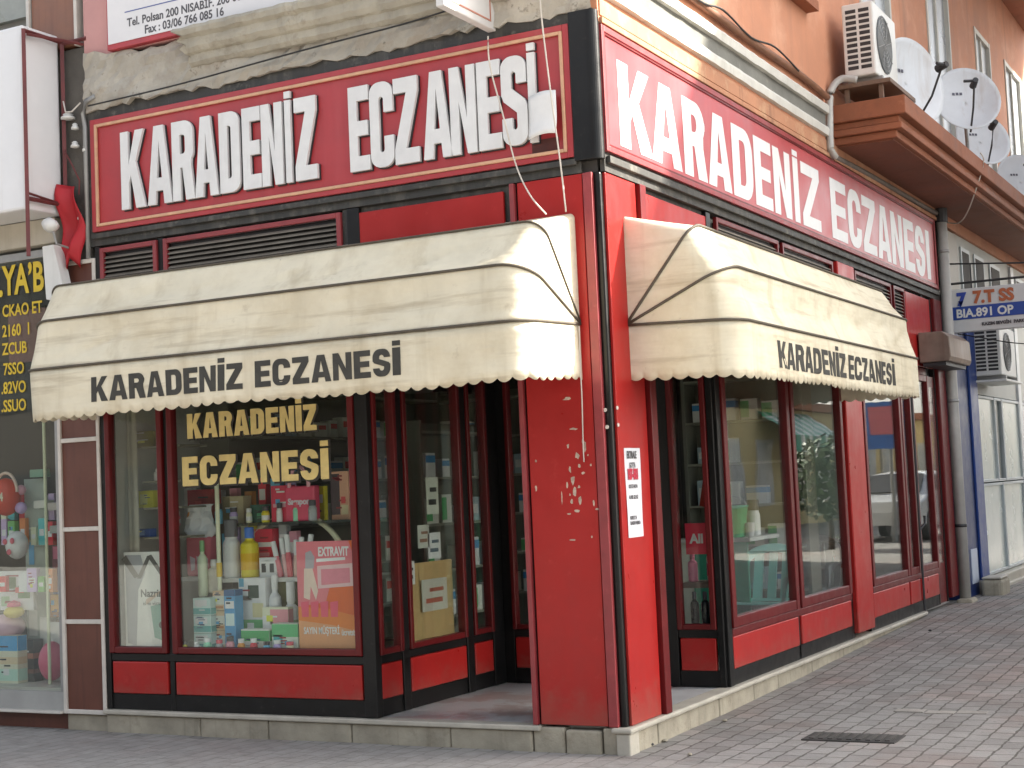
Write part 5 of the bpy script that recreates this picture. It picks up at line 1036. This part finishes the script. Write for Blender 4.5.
def medbox(x, y, z, rz, k):
    if first[k] is None:
        base, bands, lb = protos[k]; o = carton(lb, x, y, z, .15, .10, .20, base, bands, rz, 'medicine_box', 'medicine boxes on the shop shelves', 'medicine box'); first[k] = o
    else:
        o = copy_tree(first[k], (x, y, z), rz=R(rz))
    o.scale = (rr.uniform(.7, 1.25), 1, rr.uniform(.6, 1.15)); return o
for n_, (u0, u1, fn, h, rz) in enumerate(((-1.15, 1.15, lambda u, z: (-2.65+u, 4.30, z), 2.4, 0), (-1.5, 1.5, lambda u, z: (-3.72, 2.6+u, z), 2.4, 90), (-.45, .45, lambda u, z: (-.7+u, 4.30, z), 2.4, 0), (-.53, .53, lambda u, z: (-2.37, 2.25+u, z), 2.0, 90))):
    ns = 7 if h > 2.1 else 6
    for k in range(1, ns-1):
        z = .16+.12+(h-.2)*k/(ns-1); u = u0+.08
        while u < u1-.06:
            if rr.random() < .82: medbox(*fn(u, z+.001), rz, rr.choice((0, 0, 1, 2, 3)))
            u += rr.uniform(.19, .24)
# papers and board behind the porch flank glass
b = B(); b.box(-1.83, -1.815, .45, 1.12, .56, 1.12); tag(b.build('cardboard_sheet', cm('9a7f56', .8)), 'brown cardboard sheet behind the porch side window', 'cardboard')
for k, (y, z, w, h, c_, lb) in enumerate(((.86, 1.45, .16, .26, 'b5b7ac', 'white leaflet taped highest inside the porch side window'), (.72, 1.22, .15, .16, 'a9aaa2', 'small pale leaflet below the highest one in the porch window'), (.86, 1.14, .17, .18, 'c9c9c4', 'white card beside the pale leaflet in the porch window'), (.52, .98, .13, .16, 'c4c4ba', 'white card with black print low in the porch window'), (.84, .78, .34, .22, 'a3a096', 'large grey leaflet in front of the cardboard sheet'))):
    b = B(); b.box(-1.80, -1.797, y-w/2, y+w/2, z, z+h); q = b.build('leaflet', cm(c_)); tag(q, lb, 'leaflet')
    b = B(); b.box(-1.7968, -1.7955, y-w*.35, y+w*.3, z+h*.25, z+h*.4); b.box(-1.7968, -1.7955, y-w*.2, y+w*.35, z+h*.6, z+h*.72); b.build('print', cm(('3a3a38', '7a5a4a', '55606a', '222222', '8a4a3a')[k]), q)
# things behind the narrow pane on the porch back wall
b = B(); b.box(-.30, -.12, 1.84, 1.85, 1.08, 1.30); q = b.build('red_card', cm('c22840')); tag(q, 'small red card with white script in the narrow porch back window', 'card')
b = B(); text(b, 'All', -.265, 1.16, .09, 0, .001, lambda u, d, z: (u, 1.8395-d, z), 0, .004); b.build('lettering', cm('f0d8d8'), q)
b = B(); b.box(-.33, -.08, 1.80, 2.2, .5, .56); tag(b.build('small_table', cm('a09880')), 'small pale table low in the narrow porch back window', 'table')
bottle('white spray bottle with pink label in the narrow porch back window', -.15, 1.95, .88, .04, .26, 'd6ccd0', 'd9d9dd', 'c45a78'); bottle('pink bottle at the left in the narrow porch back window', -.30, 1.95, .88, .035, .2, 'c46a88', 'a04a68')
b = B(); b.box(-.35, -.06, 1.86, 2.1, .84, .879); tag(b.build('wall_shelf', cm('5a4a44')), 'dark shelf carrying the spray bottle in the porch back window', 'shelf')
b = B(); b.poly([(-.24, 1.42), (-.16, 1.40), (-.10, 1.9), (-.12, 2.0)], (), 0, .01, lambda u, d, z: (u, 2.0-d, z)); tag(b.build('pennant', cm('8a2a22')), 'dark red pennant slanting above the red card', 'pennant')
for k in range(3): bottle(['dark bottle at the left under the small table shelf', 'dark bottle in the middle under the small table shelf', 'dark bottle at the right under the small table shelf'][k], -.28+.08*k, 1.9, .562, .03, .25, '22232c', '3a3a48', group='dark bottles in the porch back window')
# side street windows: plastic chairs, table, bucket
def chair(label, loc, rz, col, tagged):
    t = thing('plastic_chair', label, 'chair', loc); t['_base'] = (0, 0, 0); mt = solid('plastic_'+col, C(col), .35)
    b = B(); rows = [[(.23*(i/5-1)*(1 if j < 5 else .96), -.21+.44*j/8, .43+.012*((i-5)/5)**2-.02*(j/8)) for i in range(11)] for j in range(9)]
    b.grid(rows); b.build('seat', mt, t, smooth=True, solidify=.012)
    H = .46; oh = lambda x: .05*math.sqrt(max(0, 1-(x/.25)**2))
    b = B(); pts = [(-.245, .43), (-.25, .70)]+[(.25*math.cos(a), .74+.15*math.sin(a)) for a in [math.pi-math.pi*i/14 for i in range(15)]]+[(.25, .70), (.245, .43)]
    inn = [(-.185, .45), (-.19, .70)]+[(.19*math.cos(a), .72+.10*math.sin(a)) for a in [math.pi-math.pi*i/14 for i in range(15)]]+[(.19, .70), (.185, .45)]
    rec = lambda u, d, z: (u, .21+(z-.43)*.32+d-.10*(u/.25)**2, z)
    b.poly(pts, [inn], 0, .022, rec); b.build('back_frame', mt, t)
    for k in range(3):
        x = -.115+.115*k; b = B(); b.poly([(x-.036, .44), (x+.036, .44), (x+.033, .815), (x-.033, .815)], (), .004, .02, rec); b.build('back_slat', mt, t)
    for sx in (-1, 1):
        b = B(); b.tube([(sx*.20, -.19, .42), (sx*.25, -.23, .0)], [.026, .02], 8); b.build('leg', mt, t); b = B(); b.tube([(sx*.22, .21, .43), (sx*.25, .30, .0)], [.026, .02], 8); b.build('leg', mt, t)
        b = B(); b.tube([(sx*.245, .24, .66), (sx*.27, .0, .655), (sx*.26, -.17, .62), (sx*.235, -.20, .43)], [.022, .026, .024, .02], 8); b.build('armrest', mt, t, smooth=True)
    if tagged:
        b = B(); b.lathe([(.001, 0), (.085, 0), (.085, .006), (.001, .008)], (0, 0, 0), 20, M=lambda x, y, z: (-.215+x*.8, .36+z-.0, .66+y*1.15)); q = b.build('paper_tag', cm('c9ddd0'), t)
        b = B(); b.box(-.255, -.175, .368, .370, .645, .69); b.build('print', cm('2f6f58'), q)
    return t
CH = chair('mint green plastic armchair with round paper tag behind the first side window', (-.36, 3.60, .16), R(16), '7fcbb4', True)
chair('pale bluish white plastic armchair behind the second side window', (-.42, 5.05, .16), R(12), 'b5cdd0', False)
tb = thing('table', 'white topped table with green side behind the first side window', 'table', (-.75, 4.1, .16))
b = B(); b.box(-1.1, -.42, 3.55, 4.55, 1.085, 1.12); b.build('tabletop', WHITEP, tb, bevel=.006); b = B(); b.box(-1.05, -.95, 3.6, 4.5, .16, 1.083); b.build('back_panel', cm('a9aba0'), tb)
b = B(); b.box(-.94, -.46, 3.58, 3.61, .16, 1.083); b.build('side_panel', cm('2f7a64'), tb)
bk = thing('bucket', 'green plastic bucket standing on the white table', 'bucket', (-.60, 3.68, 1.121)); bk['_base'] = (0, 0, 0)
b = B(); b.lathe([(.09, 0), (.12, .24), (.128, .245), (.128, .26), (.112, .255), (.085, .01)], seg=20); b.build('body', cm('2f8a5c'), bk); b = B(); b.tube([(.12*math.cos(a), 0, .24+.1*math.sin(a)) for a in [math.pi*i/10 for i in range(11)]], .006); b.build('handle', WHITEP, bk)
b = B(); b.lathe([(.03, 0), (.045, .11), (.047, .115), (.04, .11), (.026, .005)], (-.47, 3.70, 1.121), 16); tag(b.build('cup', cm('d5d8d2')), 'small white cup beside the green bucket', 'cup')
bottle('white round bottle with black cap on the table', -.52, 3.95, 1.121, .055, .30, 'd0d3d3', '22211f', caph=.3, neck=.8); bottle('dark stoppered bottle behind the green bucket', -.72, 3.78, 1.121, .05, .42, '2f4a3c', '15130f', caph=.3, neck=.8)
b = B(); b.box(-.9, -.3, 6.1, 6.4, .16, 2.5); tag(b.build('cupboard', cm('9aa39c'), bevel=.006), 'tall pale cupboard deep behind the second side window', 'cupboard')
sh = thing('rack', 'low white rack with two boards behind the second side window', 'rack', (-.3, 5.7, .16))
for z in (.55, .82): b = B(); b.box(-.55, -.12, 5.5, 5.95, .16+z, .18+z); b.build('board', WHITEP, sh)
for y in (5.51, 5.91): b = B(); b.box(-.55, -.52, y, y+.03, .16, 1.0); b.build('post', WHITEP, sh)
pl = thing('potted_plant', 'small leafy green plant low in the second side window', 'plant', (-.3, 5.7, .73))
b = B(); b.lathe([(.05, 0), (.07, .11), (.06, .11)], (-.3, 5.7, .732), 14); b.build('pot', cm('8a5a40'), pl)
b = B(); r2 = random.Random(2)
for i in range(90):
    a = r2.uniform(0, 6.28); e = r2.uniform(.1, 1.3); L = r2.uniform(.06, .17); o = Vector((-.3, 5.7, .84)); d = Vector((math.cos(a)*math.cos(e), math.sin(a)*math.cos(e), math.sin(e))); s = d.cross(Vector((.1, .2, 1))).normalized()*.018
    p = o+d*L; b.add([o+d*L*.4, p+s, p+d*.06, p-s], [(0, 1, 2, 3)])
b.build('foliage', solid('plant_green', (.08, .16, .05)), pl, recalc=False)

# --- neighbour's display
def nx(px, py=600, y=.3): return at(px, py, 1, y).x
def ball(name, label, px, py, rpx, y, cols, cat, sz=(1, 1)):
    c = at(px, py, 1, y); r = rpx/150.; t = thing(name, label, cat, tuple(c)); t['_base'] = (0, 0, 0)
    b = B(); b.lathe([(max(.002, r*sz[0]*math.sin(math.pi*i/12)), -r*sz[1]*math.cos(math.pi*i/12)) for i in range(13)], seg=22); b.build('body', cm(cols[0]), t, smooth=True); return t, r
t, r = ball('red_bucket', 'orange red toy bucket with pale arched handle in the neighbouring window', 6, 497, 17, .3, ['b5402c'], 'bucket', (1, 1.3))
b = B(); b.tube([(r*1.05*math.cos(a), 0, r*.3+r*1.35*math.sin(a)) for a in [math.pi*i/14 for i in range(15)]], .012); b.build('handle', cm('b8a498'), t)
b = B(); text(b, '1984', -r*.8, -.03, .09, 0, .001, lambda u, d, z: (u, -r*1.02-d, z), 0, .003); b.build('lettering', cm('e9b8a0'), t)
ball('lilac_ball', 'pale lilac ball beside the red bucket in the neighbouring window', 21, 508, 7, .34, ['a58fb8'], 'ball'); ball('pink_ball', 'pink ball above the lilac one in the neighbouring window', 21, 490, 6, .36, ['c48a98'], 'ball')
t, r = ball('doll_head', 'white soft toy with pink markings in the neighbouring window', 17, 545, 13, .25, ['d9cfcb'], 'soft toy', (1, 1.25))
b = B()
for q in ((-.04, .03), (.035, .035), (0, -.05)): b.lathe([(.001, 0), (.024, 0), (.018, .008)], (0, 0, 0), 10, M=lambda x, y, z, q=q: (q[0]+x, -r*.96-z, q[1]+y))
b.build('markings', cm('b85a68'), t)
carton('white card printed with green leaves in the neighbouring window', nx(16, 580), .3, zat(610, 16, .3), .36, .03, .30, 'c4cdbd', [('3f5f3a', .2, .5, .55, .85), ('4f6f48', .55, .9, .3, .62), ('88a080', .05, .3, .1, .35)])
t, r = ball('pink_cushion', 'glossy round pink pouf standing low beside the brown pillar', 52, 661, 15, .3, ['b84a68'], 'pouf', (1, 1.5))
carton('white card behind the glossy pink pouf', nx(52, 660, .42), .42, .29, .24, .02, .48, 'bfbcb8')
ball('pink_cushion', 'pale pink round pouf at the left edge of the neighbouring window', 6, 627, 17, .32, ['d09aa8'], 'pouf', (1.3, .9))
t, r = ball('yellow_toy', 'yellow and pink toy above the pale pink pouf', 14, 612, 9, .26, ['c9a94a'], 'toy', (1.3, .8))
b = B(); b.lathe([(.001, 0), (r*.9, 0), (r*.8, .03), (.001, .05)], (0, -.0, r*.7), 14); b.build('hat', cm('c8506a'), t)
carton('turquoise topped carton low in the neighbouring window', nx(6, 650, .2), .2, .29, .24, .1, .36, 'c9b9a4', [('3a88b5', 0, 1, .68, 1), ('d6a98a', 0, 1, .4, .55), ('9fbfae', 0, 1, .05, .3)])
carton('dark box with rusty stripes beside the turquoise carton', nx(24, 660, .3), .3, .29, .2, .1, .32, '2a2826', [('8a5a48', 0, 1, .55, .68), ('6f4a40', 0, 1, .2, .3)])
carton('tall grey panel standing in the neighbouring window', nx(36, 560, .45), .45, .60, .22, .02, 1.25, '8f978f', [('bcc9b8', .1, .5, .02, .3)])
b = B(); b.tube([(nx(47, 560, .2), .2, .292), (nx(47, 560, .2), .2, 2.4)], .012, 8); tag(b.build('display_pole', cm('b9c7a0')), 'thin pale pole standing in the neighbouring window', 'pole')
for k, (px, py) in enumerate(((42, 503), (56, 505), (58, 528), (38, 472))):
    c = at(px, py, 1, .4); b = B(); b.box(c.x-.07, c.x+.07, .38, .46, c.z-.04, c.z+.02); tag(b.build('small_box', cm(['b5b5ad', 'a39a94', '8a8c88', '6a8a78'][k]), bevel=.004), ['pale box hanging high beside the grey panel next door', 'greyish box hanging close to the brown pillar', 'lowest grey box hanging near the brown pillar', 'greenish box highest in the neighbouring window'][k], 'box', 'boxes hanging in the neighbouring window')
NUM2 = ['crimson', 'rose pink', 'white', 'lilac', 'leaf green', 'orange', 'cream', 'turquoise']
HEX2 = ['b5202f', 'd97f95', 'dcdad4', 'b09ac8', '5f9a50', 'd9703a', 'd9c9a0', '4fa5a8']
q = random.Random(41)
for row, (py, y, wrd) in enumerate(((592, .20, '%s parcel in the middle row next door'), (545, .40, '%s packet hung high in the neighbouring display'), (520, .48, '%s packet at the back of the neighbouring display'))):
    for k in range(6):
        px = 3+9.6*k+q.uniform(-2, 2)
        if row == 0 and 8 < px < 20: continue
        carton(wrd % NUM2[(k+row*3) % 8], nx(px, py, y), y, zat(py, px, y), q.uniform(.05, .10), .04, q.uniform(.10, .22), HEX2[(k+row*3) % 8], [('e9e4da', .15, .85, .35, .6)], q.uniform(-12, 12))
carton('purple bag hanging low against the brown pillar', nx(58, 560, .4), .4, zat(590, 58, .4), .12, .06, .34, '5a2038', [('a04a68', .1, .9, .7, .98)])
carton('brown and yellow carton behind the purple bag', nx(56, 605, .42), .42, zat(622, 56, .42), .13, .06, .26, '7a4a20', [('b8862a', .1, .8, .3, .8)])
